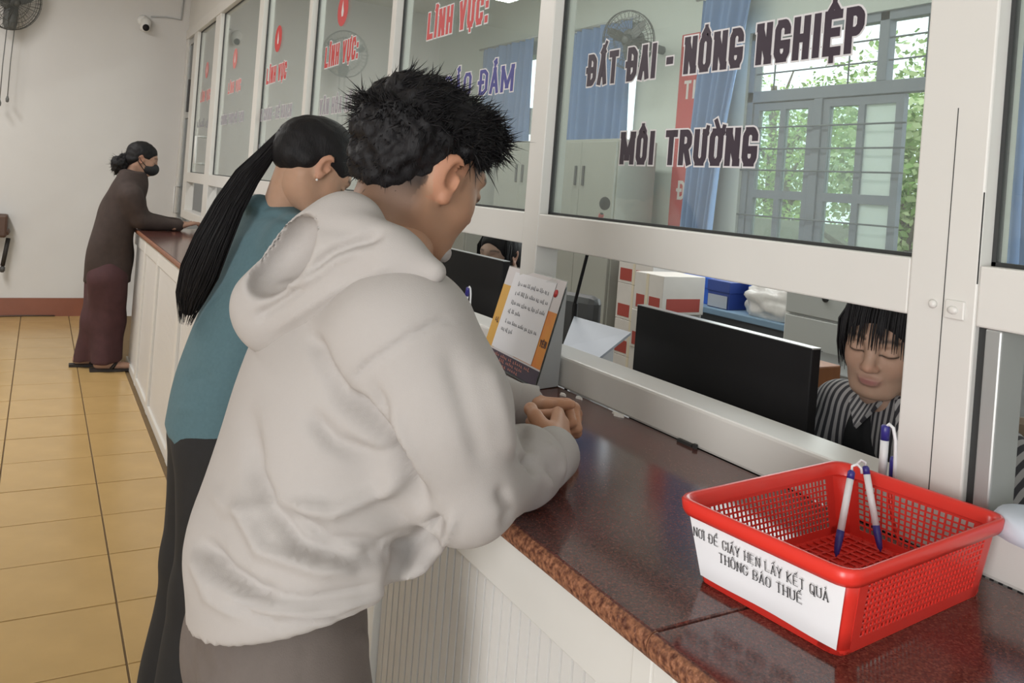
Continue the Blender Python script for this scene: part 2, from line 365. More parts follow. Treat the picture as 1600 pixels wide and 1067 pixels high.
# glazed bays
bays = [(pb[i][1], pb[i + 1][0]) for i in range(len(pb) - 1)]
WINS = {}
for n, (a, b) in enumerate(bays):
    w = thing('window_%d' % (n + 1), (PX + .03, (a + b) / 2, TZ1), 'glazed bay of the counter partition', 'window', kind='structure')
    WINS[n] = w
    x = PX + .028
    g = MB().box((x, a + .004, TZ1 + .004), (x + .005, b - .004, GZ1 - .004)).build('pane', GLASS, w)
    k = MB(); e = .006
    k.box((x - .004, a, TZ1), (x + .009, b, TZ1 + e)); k.box((x - .004, a, GZ1 - e), (x + .009, b, GZ1)); k.box((x - .004, a, TZ1), (x + .009, a + e, GZ1)); k.box((x - .004, b - e, TZ1), (x + .009, b, GZ1))
    k.build('gasket', GASKET, w)
WINL = ['at the near right edge of the picture', '']
def wl(n, s): WINS[n]['label'] = s
wl(0, 'partition bay beyond the right edge, nearest the viewer'); wl(1, 'clear partition bay right of the double post, blue curtain behind')
wl(2, 'clear partition bay with large dark lettering for land and environment'); wl(3, 'partition bay with red heading and blue lettering behind the man')
wl(4, 'partition bay with red heading and dark lettering left of the man'); wl(5, 'partition bay with red emblem above the ponytailed woman')
wl(6, 'pale partition bay with pink emblem and grey lettering'); wl(7, 'narrow partition bay with faint pink lettering and pull handle')
# pull handle of the last bay
hp = [onX(x, y, PX - .03) for x, y in ((307, 213), (303, 255))]
MB().tube([(PX + .03, hp[0][1], hp[0][2]), (PX - .03, hp[0][1], hp[0][2]), (PX - .03, hp[0][1], hp[1][2]), (PX + .03, hp[0][1], hp[1][2])], .012, 8).build('pull_handle', WPLAST, WINS[7])

# lettering on the glass (hall side)
LET_DARK = mat('sticker_dark_plum', (.035, .022, .036), .5, var=.1, scale=30)
LET_RED = mat('sticker_red', (.52, .035, .035), .5); LET_BLUE = mat('sticker_blue', (.05, .05, .24), .5)
LET_EDGE = mat('sticker_white_edge', (.66, .64, .65), .5); LET_PINK = mat('sticker_pale_red', (.62, .20, .19), .5); LET_GREY = mat('sticker_pale_grey', (.30, .29, .33), .5)
GX = PX + .0275
def glass_blur(win, words, p0, p1, h, m):
    a = onX(*p0, GX); b = onX(*p1, GX); polys, w = blurred_polys(words, h, a[1] - b[1], 5)
    mb = MB(); put_text(mb, polys, (GX - .0012, a[1], (a[2] + b[2]) / 2), (0, -1, 0), (0, 0, 1)); mb.build('lettering', m, win)
def glass_text(win, s, p0, p1, h, m, t=.2, cw=.5, gap=.1, edge=.045):
    """p0/p1: pixels of the baseline ends on the glass plane"""
    a = onX(*p0, GX); b = onX(*p1, GX); z = (a[2] + b[2]) / 2
    polys, w = text_polys(s, h, a[1] - b[1], cw, t, gap=gap)
    mb = MB(); put_text(mb, polys, (GX - .0012, a[1], z), (0, -1, 0), (0, 0, 1)); o = mb.build('lettering', m, win); o['label'] = 'line of capital letters stuck on the glass'
    polys, w = text_polys(s, h, a[1] - b[1], cw, t, gap=gap, grow=edge)
    mb = MB(); put_text(mb, polys, (GX - .0006, a[1], z), (0, -1, 0), (0, 0, 1)); mb.build('letter_edging', LET_EDGE, win)
def hgt(px, py, py2): return onX(px, py2, GX)[2] - onX(px, py, GX)[2]
glass_text(WINS[2], 'ĐẤT ĐAI - NÔNG NGHIỆP', (917, 134), (1348, 84), hgt(1130, 108, 47), LET_DARK, gap=.085)
glass_text(WINS[2], 'MÔI TRƯỜNG', (968, 258), (1182, 259), hgt(1070, 259, 203), LET_DARK, gap=.085)
glass_text(WINS[3], 'LĨNH VỰC:', (667, 61), (762, 37), hgt(710, 50, 6), LET_RED, gap=.12)
glass_text(WINS[3], 'GIAO DỊCH BẢO ĐẢM', (600, 164), (801, 150), hgt(780, 151, 110), LET_BLUE, t=.15, gap=.12)
glass_text(WINS[4], 'LĨNH VỰC:', (507, 106), (559, 92), hgt(530, 100, 67), LET_RED, gap=.12)
glass_text(WINS[4], 'VĂN HÓA XÃ HỘI', (499, 177), (569, 174), hgt(520, 177, 152), LET_GREY, gap=.14)
glass_text(WINS[5], 'LĨNH VỰC', (416, 131), (447, 124), hgt(430, 128, 103), LET_RED, gap=.12)
glass_text(WINS[5], 'TÀI CHÍNH - KẾ HOẠCH', (403, 188), (455, 184), hgt(430, 186, 167), LET_GREY, gap=.14)
glass_blur(WINS[5], (3, 6, 3), (397, 236), (446, 232), hgt(420, 234, 218), LET_GREY)
glass_text(WINS[6], 'LĨNH VỰC', (356, 147), (376, 141), hgt(366, 144, 127), LET_PINK, gap=.12)
glass_text(WINS[6], 'CHỨNG THỰC HỘ TỊCH', (345, 194), (380, 191), hgt(362, 193, 178), LET_GREY, gap=.14)
glass_text(WINS[7], 'LĨNH VỰC', (313, 160), (328, 156), hgt(320, 158, 142), LET_PINK, gap=.12)
glass_blur(WINS[7], (5, 4), (308, 199), (330, 196), hgt(320, 198, 185), LET_GREY)
def emblem(win, px, top, bot, m):
    a = onX(px[0], top, GX); b = onX(px[1], bot, GX); r = (a[2] - b[2]) / 2; c = np.array([GX, (a[1] + b[1]) / 2, (a[2] + b[2]) / 2])
    e = MB().add([c + np.array([-.0008, r * math.cos(t), r * math.sin(t)]) for t in [k * math.pi / 16 for k in range(32)]], [tuple(range(32))]).build('emblem', m, win)
    e['label'] = 'round red emblem stuck on the glass'
    fl_ = [(0, .62), (.2, .25), (.3, -.1), (.2, -.4), (-.2, -.4), (-.3, -.1), (-.12, .2)]
    MB().add([c + np.array([-.0014, r * p * .75, r * q]) for p, q in fl_], [tuple(range(len(fl_)))]).build('emblem_flame', LET_EDGE, e)
emblem(WINS[5], (436, 434), 40, 81, LET_RED); emblem(WINS[6], (368, 367), 76, 107, LET_PINK); emblem(WINS[7], (324, 323), 97, 122, LET_PINK)
emblem(WINS[4], (538, 534), -10, 41, LET_RED)

# ------------------------------------------------------------------ counter
GRAN = None
def granite():
    m = bpy.data.materials.new('red_granite'); m.use_nodes = True; nt = m.node_tree; N = nt.nodes; L = nt.links; b = N['Principled BSDF']
    tc = N.new('ShaderNodeTexCoord'); v = N.new('ShaderNodeTexVoronoi'); v.inputs['Scale'].default_value = 420; L.new(tc.outputs['Object'], v.inputs['Vector'])
    nz = N.new('ShaderNodeTexNoise'); nz.inputs['Scale'].default_value = 230; nz.inputs['Detail'].default_value = 6; L.new(tc.outputs['Object'], nz.inputs['Vector'])
    big = N.new('ShaderNodeTexNoise'); big.inputs['Scale'].default_value = 6; L.new(tc.outputs['Object'], big.inputs['Vector'])
    r1 = N.new('ShaderNodeValToRGB'); e = r1.color_ramp.elements; e[0].position = .3; e[0].color = (.068, .026, .023, 1); e[1].position = .62; e[1].color = (.15, .052, .041, 1)
    x = r1.color_ramp.elements.new(.8); x.color = (.22, .09, .065, 1)
    mx = N.new('ShaderNodeMix'); mx.data_type = 'FLOAT'; mx.inputs['Factor'].default_value = .45
    L.new(nz.outputs['Fac'], mx.inputs['A']); sep = N.new('ShaderNodeSeparateColor'); L.new(v.outputs['Color'], sep.inputs[0]); L.new(sep.outputs[0], mx.inputs['B'])
    L.new(mx.outputs['Result'], r1.inputs['Fac'])
    m2 = N.new('ShaderNodeMix'); m2.data_type = 'RGBA'; m2.blend_type = 'MULTIPLY'; m2.inputs['Factor'].default_value = .35
    L.new(r1.outputs['Color'], m2.inputs['A']); L.new(big.outputs['Color'], m2.inputs['B']); L.new(m2.outputs['Result'], b.inputs['Base Color'])
    b.inputs['Roughness'].default_value = .13; b.inputs['Specular IOR Level'].default_value = .6
    return m
GRAN = granite()
GRANE = mat('granite_cut_edge', (.085, .026, .015), .5, col2=(.34, .145, .075), scale=150, detail=8, bump=.8, bscale=160)
ct = thing('granite_countertop', (.6, 0, .95), 'polished dark red granite countertop running the whole counter', 'countertop')
SEAM = onX(1012, 977, .6)[1]
cuts = [-1.5, SEAM, 2.35, 4.1, 5.7, 6.46]
CX0, CX1 = .60, PX - .0125
for a, b in zip(cuts[:-1], cuts[1:]):
    mb = MB(); mb.box((CX0 + .008, a + .0008, .953), (CX1, b - .0008, .985), 0, .003)
    mb.build('slab', GRAN, ct)
    rr = []
    for y in (a + .0008, b - .0008): rr.append([(CX0 + .012 - .012 * math.cos(t), y, .969 + .0155 * math.sin(t)) for t in [math.pi / 2 - k * math.pi / 8 for k in range(9)]] + [(CX0 + .014, y, .9535), (CX0 + .014, y, .9845)])
    MB().loft(rr, 0, False).build('rough_front_edge', GRANE, ct)
cb = thing('counter_base', (.62, 0, 0), 'white ribbed aluminium front of the service counter', 'counter')
PANEL = mat('white_ribbed_panel', (.64, .625, .60), .4, var=.03, scale=5)
FRX = .622
ys = [-1.5, SEAM - .115, SEAM + .965, 2.6, 3.6, 4.6, 5.52, 6.44]
ys = [-1.5, SEAM + .01, 1.52, 2.42, 3.32, 4.22, 5.12, 5.8, 6.44]
MB().box((FRX, -1.5, .865), (FRX + .03, 6.44, .953), 0, .002).build('top_rail', ALU, cb)
MB().box((FRX, -1.5, 0), (FRX + .03, 6.44, .05), 0, .002).build('bottom_rail', ALU, cb)
MB().box((FRX + .02, -1.5, 0), (CX1 - .02, -1.48, .953)).build('end_panel', PANEL, cb)
MB().box((FRX + .02, 6.41, 0), (CX1 - .02, 6.44, .953)).build('end_panel', PANEL, cb)
MB().box((FRX + .045, -1.48, .01), (FRX + .06, 6.41, .953)).build('backing_board', PANEL, cb)
for k, y in enumerate(ys):
    if 0 < k < len(ys) - 1:
        MB().box((FRX - .002, y - .035, .0), (FRX + .03, y - .0008, .953), 0, .002).build('stile', ALU, cb)
        MB().box((FRX - .002, y + .0008, .0), (FRX + .03, y + .035, .953), 0, .002).build('stile', ALU, cb)
for k, (a, b) in enumerate(zip(ys[:-1], ys[1:])):
    a += .035; b -= .035; n = max(4, int((b - a) / .026)); p = (b - a) / n; top = []; mb = MB()
    prof = []
    for i in range(n):
        y = a + i * p; prof += [(FRX + .012, y), (FRX + .012, y + p * .78), (FRX + .018, y + p * .84), (FRX + .018, y + p * .96)]
    prof.append((FRX + .012, b))
    vs = [(x, y, .05) for x, y in prof] + [(x, y, .866) for x, y in prof]; m_ = len(prof)
    mb.add(vs, [(i, i + m_, i + 1 + m_, i + 1) for i in range(m_ - 1)]); mb.build('ribbed_panel', PANEL, cb)

# narrow metal door at the far end of the partition
dr = thing('door_1', (PX, 8.17, 0), 'narrow grey metal door at the far end of the partition', 'door', kind='structure')
for a, b, z0, z1 in ((7.992, 8.03, 0, GZ1), (8.32, 8.358, 0, GZ1)): MB().box((PX + .01, a, z0), (PX + .05, b, z1), 0, .003).build('stile', ALUG, dr)
for z in (.0, .9, 1.9, GZ1 - .06): MB().box((PX + .012, 8.03, z), (PX + .048, 8.32, z + .06), 0, .003).build('rail', ALUG, dr)
for z0, z1 in ((.06, .9), (.96, 1.9), (1.96, GZ1 - .06)): MB().box((PX + .026, 8.03, z0), (PX + .034, 8.32, z1)).build('pane', mat('dark_door_panel', (.14, .15, .15), .4), dr)
MB().box((PX - .02, 8.03, 1.95), (PX + .012, 8.06, 2.25), 0, .004).build('door_closer', DGREY, dr)
MB().tube([(PX + .012, 8.3, 1.0), (PX - .03, 8.3, 1.0), (PX - .03, 8.3, 1.25), (PX + .012, 8.3, 1.25)], .008, 8).build('door_handle', WPLAST, dr)
# added tube fixtures, out of view, housing the two fill lights
LAMP = mat('lamp_housing', (.7, .7, .68), .5)
for nm, (x, y, L) in (('added unseen tube lamp on the hall ceiling near the far wall', (-1.3, 5.6, 2.6)), ('added unseen tube lamp on the office ceiling behind the partition', (2.4, 4.5, 4.0))):
    t = thing('added_ceiling_lamp', (x, y, CZ), nm, 'lamp', 'added ceiling lamps')
    MB().box((x - .12, y - L / 2, CZ - .05), (x + .12, y + L / 2, CZ - .001), 0, .01).build('housing', LAMP, t)
    MB().tube([(x, y - L / 2 + .04, CZ - .068), (x, y + L / 2 - .04, CZ - .068)], .016, 10).build('tube', mat('tube_glass', (.85, .85, .85), .3), t)
# ------------------------------------------------------------------ red basket on the countertop
RED = mat('red_plastic', (.70, .036, .024), .3, var=.06, scale=12, spec=.5)
REDD = mat('red_plastic_mesh', (.64, .034, .024), .36, var=.06, scale=12)
BZ = .985
B0 = [np.array([.743, .748]), np.array([.761, .554]), np.array([1.075, .583])]; B0.append(B0[0] + B0[2] - B0[1])
R0 = [np.array([.724, .766]), np.array([.753, .540]), np.array([1.090, .572])]; R0.append(R0[0] + R0[2] - R0[1])
bc = sum(B0) / 4
basket = thing('plastic_basket', (bc[0], bc[1], BZ), 'red plastic mesh basket with printed white paper label on the granite counter', 'basket')
def rrect(cs, z, rad, seg=5):
    """rounded quadrilateral ring through corners cs (2-D, in order)"""
    out = []; n = len(cs)
    for i in range(n):
        p = cs[i]; a = cs[i - 1] - p; b = cs[(i + 1) % n] - p; a = a / np.linalg.norm(a); b = b / np.linalg.norm(b)
        s = p + a * rad; e = p + b * rad
        for k in range(seg + 1):
            t = k / seg; q = (1 - t) ** 2 * s + 2 * t * (1 - t) * p + t * t * e; out.append(np.array([q[0], q[1], z]))
    return out
HB = .098
mid = lambda t: [b * (1 - t) + r * t for b, r in zip(B0, R0)]
def grow(cs, d):
    c = sum(cs) / 4; return [p + (p - c) / np.linalg.norm(p - c) * d for p in cs]
# base
MB().loft([rrect(grow(mid(0), -.001), BZ + .0003, .018), rrect(mid(.05), BZ + .006, .018), rrect(grow(mid(.05), -.006), BZ + .006, .016), rrect(grow(mid(.0), -.008), BZ + .003, .016)], 0, False).build('base_tray', RED, basket)
# rim: rolled band
rim = MB(); prof = [(-.004, .085), (.002, .083), (.009, .082), (.011, .088), (.010, .098), (.006, .1015), (.0, .1005), (-.003, .096)]
rings = [rrect(grow(mid(z / HB), d), BZ + z, .024) for d, z in prof]; rim.loft(rings + [rings[0]], 0, True, False); rim.build('rim', RED, basket)
# four mesh walls: bars around square holes
def mesh_wall(i, j, bw=.0021, pitch=.0078, holes=True):
    mb = MB(); b0, b1, r0, r1 = B0[i], B0[j], R0[i], R0[j]; th = .0018
    L = np.linalg.norm(b1 - b0)
    def P(u, v): q = (b0 * (1 - u) + b1 * u) * (1 - v) + (r0 * (1 - u) + r1 * u) * v; return np.array([q[0], q[1], BZ + HB * v])
    nrm = np.cross(P(.5, 1) - P(.5, 0), P(1, .5) - P(0, .5)); nrm /= np.linalg.norm(nrm)
    c3 = np.array([bc[0], bc[1], BZ + .05])
    if nrm @ (P(.5, .5) - c3) < 0: nrm = -nrm
    def bar(u0, v0, u1, v1):
        c = [P(u0, v0), P(u1, v0), P(u1, v1), P(u0, v1)]; vs = c + [p - nrm * th for p in c]
        mb.add(vs, [(0, 1, 2, 3), (7, 6, 5, 4), (0, 4, 5, 1), (1, 5, 6, 2), (2, 6, 7, 3), (3, 7, 4, 0)])
    m = .075 if L < .25 else .05
    bar(m, .03, m + .0001 + .09 * 0, .04) if False else None
    bar(.06, .02, 1 - .06, .16); bar(.06, .82, 1 - .06, .93); bar(.06, .02, .06 + m, .93); bar(1 - .06 - m, .02, 1 - .06, .93)
    u0, u1, v0, v1 = .06 + m, 1 - .06 - m, .16, .82
    nu = int(L * (u1 - u0) / pitch); nv = int(HB * (v1 - v0) / pitch)
    for k in range(1, nu):
        u = u0 + (u1 - u0) * k / nu; du = bw / L / 2; bar(u - du, v0, u + du, v1)
    for k in range(1, nv + 1):
        v = v0 + (v1 - v0) * k / (nv + 1); dv = bw / HB / 2; bar(u0, v - dv, u1, v + dv)
    o = mb.build('mesh_wall', REDD, basket); o['kind'] = 'stuff'; return P, nrm
walls = [mesh_wall(0, 1), mesh_wall(1, 2), mesh_wall(2, 3), mesh_wall(3, 0)]
# rounded corner panels
for i in range(4):
    rows = []
    for t in [0, .3, .6, .93]:
        cs = mid(t); p = cs[i]; a = cs[i - 1] - p; b = cs[(i + 1) % 4] - p; la = np.linalg.norm(a); lb = np.linalg.norm(b)
        s = p + a * .075; e = p + b * .075
        row = [s * (1 - q) ** 2 + 2 * q * (1 - q) * p + e * q * q for q in [k / 6 for k in range(7)]]
        rows.append([np.array([q[0], q[1], BZ + .001 + HB * t]) for q in row] + [np.array([(q - sum(cs) / 4)[0] * .993 + (sum(cs) / 4)[0], (q - sum(cs) / 4)[1] * .993 + (sum(cs) / 4)[1], BZ + .001 + HB * t]) for q in row[::-1]])
    MB().loft(rows, 0, True).build('corner_panel', RED, basket)
# floor grid
fb = MB()
for k in range(1, 20):
    t = k / 20; a = B0[0] * (1 - t) + B0[3] * t; b = B0[1] * (1 - t) + B0[2] * t
    fb.tube([(*a, BZ + .005), (*b, BZ + .005)], .0016, 4, smooth=False)
for k in range(1, 12):
    t = k / 12; a = B0[0] * (1 - t) + B0[1] * t; b = B0[3] * (1 - t) + B0[2] * t
    fb.tube([(*a, BZ + .005), (*b, BZ + .005)], .0016, 4, smooth=False)
o = fb.build('floor_grid', REDD, basket); o['kind'] = 'stuff'
# hanging bail handle on the far right end
p = np.array([*((R0[2] * .75 + R0[3] * .25)), 0]); d = np.array([1, .1, 0]) / math.hypot(1, .1)
q = R0[2] * .85 + R0[3] * .15; q2 = R0[2] * .35 + R0[3] * .65
hb = [np.array([q[0], q[1], BZ + .085]), np.array([q[0] + .016, q[1], BZ + .07]), np.array([q[0] + .02, q[1], BZ + .03]), np.array([q[0] + .018, q[1] + .01, BZ + .006]), np.array([q2[0] + .018, q2[1] - .01, BZ + .006]), np.array([q2[0] + .012, q2[1], BZ + .04]), np.array([q2[0], q2[1], BZ + .085])]
MB().tube(hb, .0032, 8).build('bail_handle', RED, basket)
# paper label on the face towards the hall
P, nr = walls[0]
def LP(u, v, d=.0012): return P(u, v) + nr * d
lab = MB(); U = np.linspace(.045, .985, 13)
fr = [LP(u, .10, .0015 + .0012 * math.sin(u * 9)) for u in U]; to = [LP(u, .86, .0015 + .001 * math.sin(u * 7 + 1)) for u in U]
lab.add(fr + to, [(k, k + 1, k + 14, k + 13) for k in range(12)], 0, True)
lo = lab.build('paper_label', mat('label_paper', (.80, .79, .81), .75), basket); lo['label'] = 'white paper label with two printed lines'
INK = mat('black_ink', (.018, .018, .022), .7)
O_ = LP(0, 0, .004); ex = (P(1, .5) - P(0, .5)); LW = np.linalg.norm(ex); ex = ex / LW; ez = P(.5, 1) - P(.5, 0); EH = np.linalg.norm(ez); ez = ez / EH
h = .0112
polys, w = text_polys('NƠI ĐỂ GIẤY HẸN LẤY KẾT QUẢ', h, LW * .875, .62, .115, .06, .16, serif=True)
tx = MB(); put_text(tx, polys, LP(.055, .60, .0042), ex, ez); tx.build('label_text', INK, lo)
polys, w = text_polys('THÔNG BÁO THUẾ', h, LW * .54, .62, .115, .06, .16, serif=True)
tx = MB(); put_text(tx, polys, LP(.225, .42, .0042), ex, ez); tx.build('label_text', INK, lo)

# ------------------------------------------------------------------ pens
PENB = mat('pen_blue', (.035, .03, .21), .35); PENW = mat('pen_white', (.74, .74, .75), .35)
def pen(tip, end, label, r=.0048, blue=.3, cord=None, grp=None):
    tip = np.asarray(tip, float); end = np.asarray(end, float); d = end - tip; L = np.linalg.norm(d); d /= L
    t = thing('ballpoint_pen', tip, label, 'pen', grp)
    MB().lathe([(.0008, 0), (.0014, .002), (r * .72, .005), (r * .95, .014), (r * 1.08, .024), (r * 1.08, L * blue)], tip, d, 14).build('grip', PENB, t)
    MB().lathe([(r, L * blue), (r, L * .9)], tip, d, 14).build('barrel', PENW, t)
    MB().lathe([(r * 1.05, L * .9), (r * 1.05, L * .975), (r * .7, L)], tip, d, 14).build('cap', PENB, t)
    if cord: MB().tube(cord, .0019, 8).build('cord', PENW, t)
    return t
def lift(x, y, X, dz=0): p = onX(x, y, X); p[2] += dz; return p
pa = onZ(1306, 870, BZ + .012); pa_e = onD(1331, 735, onD(0, 0, 1)[0] * 0 + float((pa - CAMP) @ FWD) + .035)
pen(pa, pa_e, 'white and blue pen leaning right in the basket, left of the pair', cord=[pa_e, pa_e + [.0, .0, .006], pa_e + [.006, -.003, .009], pa_e + [.011, -.006, .004], pa_e + [.012, -.007, -.003]], grp='pens in the red basket')
pb_ = onZ(1376, 862, BZ + .012); pb_e = onD(1352, 728, float((pb_ - CAMP) @ FWD) + .04)
pen(pb_, pb_e, 'white and blue pen leaning left in the basket, right of the pair', cord=[pb_e, pb_e + [.0, .0, .005], pb_e + [-.006, .003, .008], pb_e + [-.010, .006, .002]], grp='pens in the red basket')
def stand_pen(px, label):
    (x0, y0), (x1, y1) = px; a = onX(x0, y0, PX - .006); b = onX(x1, y1, PX - .006); a[2] = SILLZ
    t = thing('ballpoint_pen', (a[0], a[1], SILLZ), label, 'pen')
    d = b - a; L = np.linalg.norm(d); d /= L; r = .0062
    MB().lathe([(r, 0), (r, L * .72)], a, d, 14).build('barrel', PENW, t)
    MB().lathe([(r * 1.08, L * .72), (r * 1.08, L * .97), (r * .8, L)], a, d, 14).build('cap', PENB, t)
    e = a + d * L; sd = np.array([.0, -1., 0])
    cd = [e + np.array([0, 0, -.004]), e + sd * .006 + [0, 0, .003], e + sd * .013 + [0, 0, -.001], e + sd * .018 + [0, 0, -.018], e + sd * .02 + [0, 0, -.05], np.array([a[0], e[1] - .021, SILLZ + .002])]
    MB().tube(cd, .0026, 8).build('cord', PENW, t)
    c2 = np.array([a[0] + .004, a[1] - .014, SILLZ]); MB().lathe([(.005, 0), (.0055, .03), (.005, .036), (.001, .038)], c2, (0, 0, 1), 12).build('cord_plug', PENB, t)
stand_pen(((1378, 748), (1384, 664)), 'corded white pen standing on the sill before the young clerk')
stand_pen(((722, 500), (732, 449)), 'corded white pen standing on the sill left of the notice stand')

# ------------------------------------------------------------------ notice stand
ORA = mat('notice_orange', (.70, .17, .03), .5, var=.12, scale=8, col2=(.74, .30, .03)); YEL = mat('notice_yellow', (.66, .36, .06), .5); NAVY = mat('notice_dark_band', (.055, .035, .06), .45)
ACR = glass_mat('clear_acrylic', (.95, .96, .96), milk=.12)
GREYC = mat('notice_back_grey', (.42, .43, .43), .6)
sb0 = onZ(835, 608, .9875); sbL = sb0 + np.array([.028, .33, 0]); lean = np.array([.065, .01, .285])
sg = thing('notice_stand', ((sb0 + sbL) / 2), 'tabletop notice stand with orange and white sheet beside the man', 'sign')
tR = onD(887, 439, float((sb0 - CAMP) @ FWD) + .045)
W = sbL - sb0
lean = tR - sb0
nf = np.cross(lean, W); nf /= np.linalg.norm(nf)
if nf[0] > 0: nf = -nf
def S(u, v, d=0.): return sb0 + W * (1 - u) + lean * v + nf * d     # u: 0 left .. 1 right
mb = MB().obox(S(1, .0, 0), W, lean, -nf * .003); mb.build('front_panel', ACR, sg)
q = lambda u0, v0, u1, v1, d: (S(u0, v0, d), S(u1, v0, d), S(u1, v1, d), S(u0, v1, d))
MB().quad(*q(.0, .02, 1, .99, .0006)).build('printed_sheet', mat('notice_sheet', (.66, .62, .62), .6), sg)['label'] = 'printed sheet with white, yellow and orange areas'
MB().quad(*q(0, .17, .18, .80, .0010)).build('yellow_field', YEL, sg)
MB().quad(*q(.55, .17, 1, .69, .0010)).build('orange_field', ORA, sg)
MB().quad(*q(0, .02, 1, .155, .0012)).build('dark_band', NAVY, sg)
MB().quad(S(.14, .175, .0022), S(.86, .175, .0022), S(.87, .955, .0022), S(.155, .95, .0022)).build('white_notice', PAPER, sg)['label'] = 'white paper with small typed lines'
tx = MB(); n = 0
exs = (S(1, 0) - S(0, 0)); exl = np.linalg.norm(exs); exs = exs / exl; ezl = np.linalg.norm(lean); ezs = lean / ezl
for v, u0, u1, s in ((.83, .27, .80, (2, 1, 3, 2, 4, 2, 3, 2, 1)), (.735, .27, .83, (1, 2, 3, 2, 4, 2, 3, 2)), (.635, .25, .83, (4, 3, 4, 2, 3, 2, 4)), (.545, .24, .46, (2, 2, 4)), (.44, .25, .80, (1, 3, 4, 4, 2, 3, 2)), (.36, .22, .42, (3, 2, 3))):
    polys, w = blurred_polys(s, .0105, exl * (u1 - u0), int(v * 100)); put_text(tx, polys, S(u0, v, .0027), exs, ezs)
tx.build('typed_lines', mat('grey_ink', (.10, .10, .12), .7), sg)['kind'] = 'stuff'
tx = MB()
for v, s, u0, u1 in ((.115, (3, 4, 4, 2, 5, 3), .10, .86), (.075, (4, 3, 5, 4), .2, .75), (.035, (3, 4, 5), .2, .7)):
    polys, w = blurred_polys(s, .0075, exl * (u1 - u0), int(v * 1000)); put_text(tx, polys, S(u0, v, .0020), exs, ezs)
tx.build('band_lines', mat('notice_salmon', (.55, .22, .16), .6), sg)['kind'] = 'stuff'
polys, w = text_polys('YÊN', .017, exl * .1, .5, .2, gap=.12); tx = MB(); put_text(tx, polys, S(.885, .36, .0020), exs, ezs); tx.build('sheet_letters', mat('notice_brown_ink', (.12, .04, .02), .6), sg)
polys, w = blurred_polys((2,), .017, exl * .06, 3); tx = MB(); put_text(tx, polys, S(.06, .42, .0020), exs, ezs); tx.build('sheet_letters', mat('notice_brown_ink', (.12, .04, .02), .6), sg)
MB().lathe([(.010, 0), (.010, .0004)], S(.895, .86, .0016), nf, 16).build('seal_mark', LET_RED, sg)
MB().quad(S(.70, .935, .004), S(.90, .95, .009), S(.89, .985, .007), S(.79, .99, .004)).build('clear_tape', ACR, sg)
# back leg and foot
bk = sb0 + np.array([.075, .012, 0]); topb = S(1, .96)
MB().add([S(1, 0, -.004), bk, bk + W, S(0, 0, -.004), S(1, .95, -.004), S(0, .95, -.004)], [(0, 1, 4), (1, 2, 5, 4), (2, 3, 5), (0, 3, 2, 1)]).build('back_panel', GREYC, sg)
MB().obox(S(.92, 0, .001) + [-.075, 0, -.002], W * .84, np.array([.07, 0, 0]), np.array([0, 0, .003])).build('acrylic_foot', ACR, sg)

# ------------------------------------------------------------------ scraps on the granite
FOAM = mat('white_foam', (.75, .73, .69), .8)
for (x, y, s, lb) in ((880, 618, .011, 'small white foam scrap beside the notice stand'), (905, 623, .012, 'small white foam scrap between the hands and the sill'), (978, 648, .02, 'torn white tape end stuck at the foot of the sill')):
    c = onZ(x, y, BZ); c[0] = min(c[0], CX1 - .014)
    pts = [c + np.array([s * (.6 + .4 * math.sin(3 * a + x)) * math.cos(a) * .6, s * math.sin(a), 0]) for a in [k * math.pi / 5 for k in range(10)]]
    tag(MB().loft([pts, [p * .85 + c * .15 + [0, 0, .005] for p in pts]], 0, False).build('foam_scrap', FOAM, loc=c), lb, 'scrap')
c = onZ(1088, 692, BZ); c[0] = CX1 - .006
tag(MB().obox(c + [-.004, -.02, 0], (.008, 0, 0), (0, .04, 0), (0, 0, .006)).obox(c + [-.004, -.032, 0], (.006, 0, 0), (0, .008, 0), (0, 0, .009)).build('loose_screw_strip', GASKET, loc=c), 'small dark metal strip lying along the sill', 'strip')

# ------------------------------------------------------------------ far wall: security camera, fan, bag, conduit
cc = onY(228, 38, Y1 - .08)
cv = thing('security_camera', (cc[0], Y1, cc[2] + .05), 'small white dome security camera on the far wall', 'camera')
MB().lathe([(.05, 0), (.052, .02), (.03, .03)], (cc[0] - .02, Y1 - .001, cc[2] + .04), (0, -1, 0), 18).build('mount', WPLAST, cv)
MB().lathe([(.02, -.07), (.042, -.055), (.045, .03), (.03, .06), (.01, .07)], (cc[0], cc[1] + .02, cc[2] + .0), (.15, .35, 1), 18).build('housing', WPLAST, cv)
MB().ball(cc + np.array([-.0, -.03, -.035]), .03, .025, .032).build('lens', BLACKP, cv)
w1 = onY(236, 26, Y1 - .01); w2 = onY(283, 31, Y1 - .01); w3 = onY(288, -8, Y1 - .01)
tag(MB().tube([w1, (w1 + w2) / 2 + [0, 0, .01], w2, w3], .007, 6).build('camera_cable', GREYC, loc=w1), 'grey cable running from the security camera up the corner', 'cable')
for px in (287, 318):
    a = onY(px, -20, Y1 - .012); b = onY(px - 3, 60, Y1 - .012)
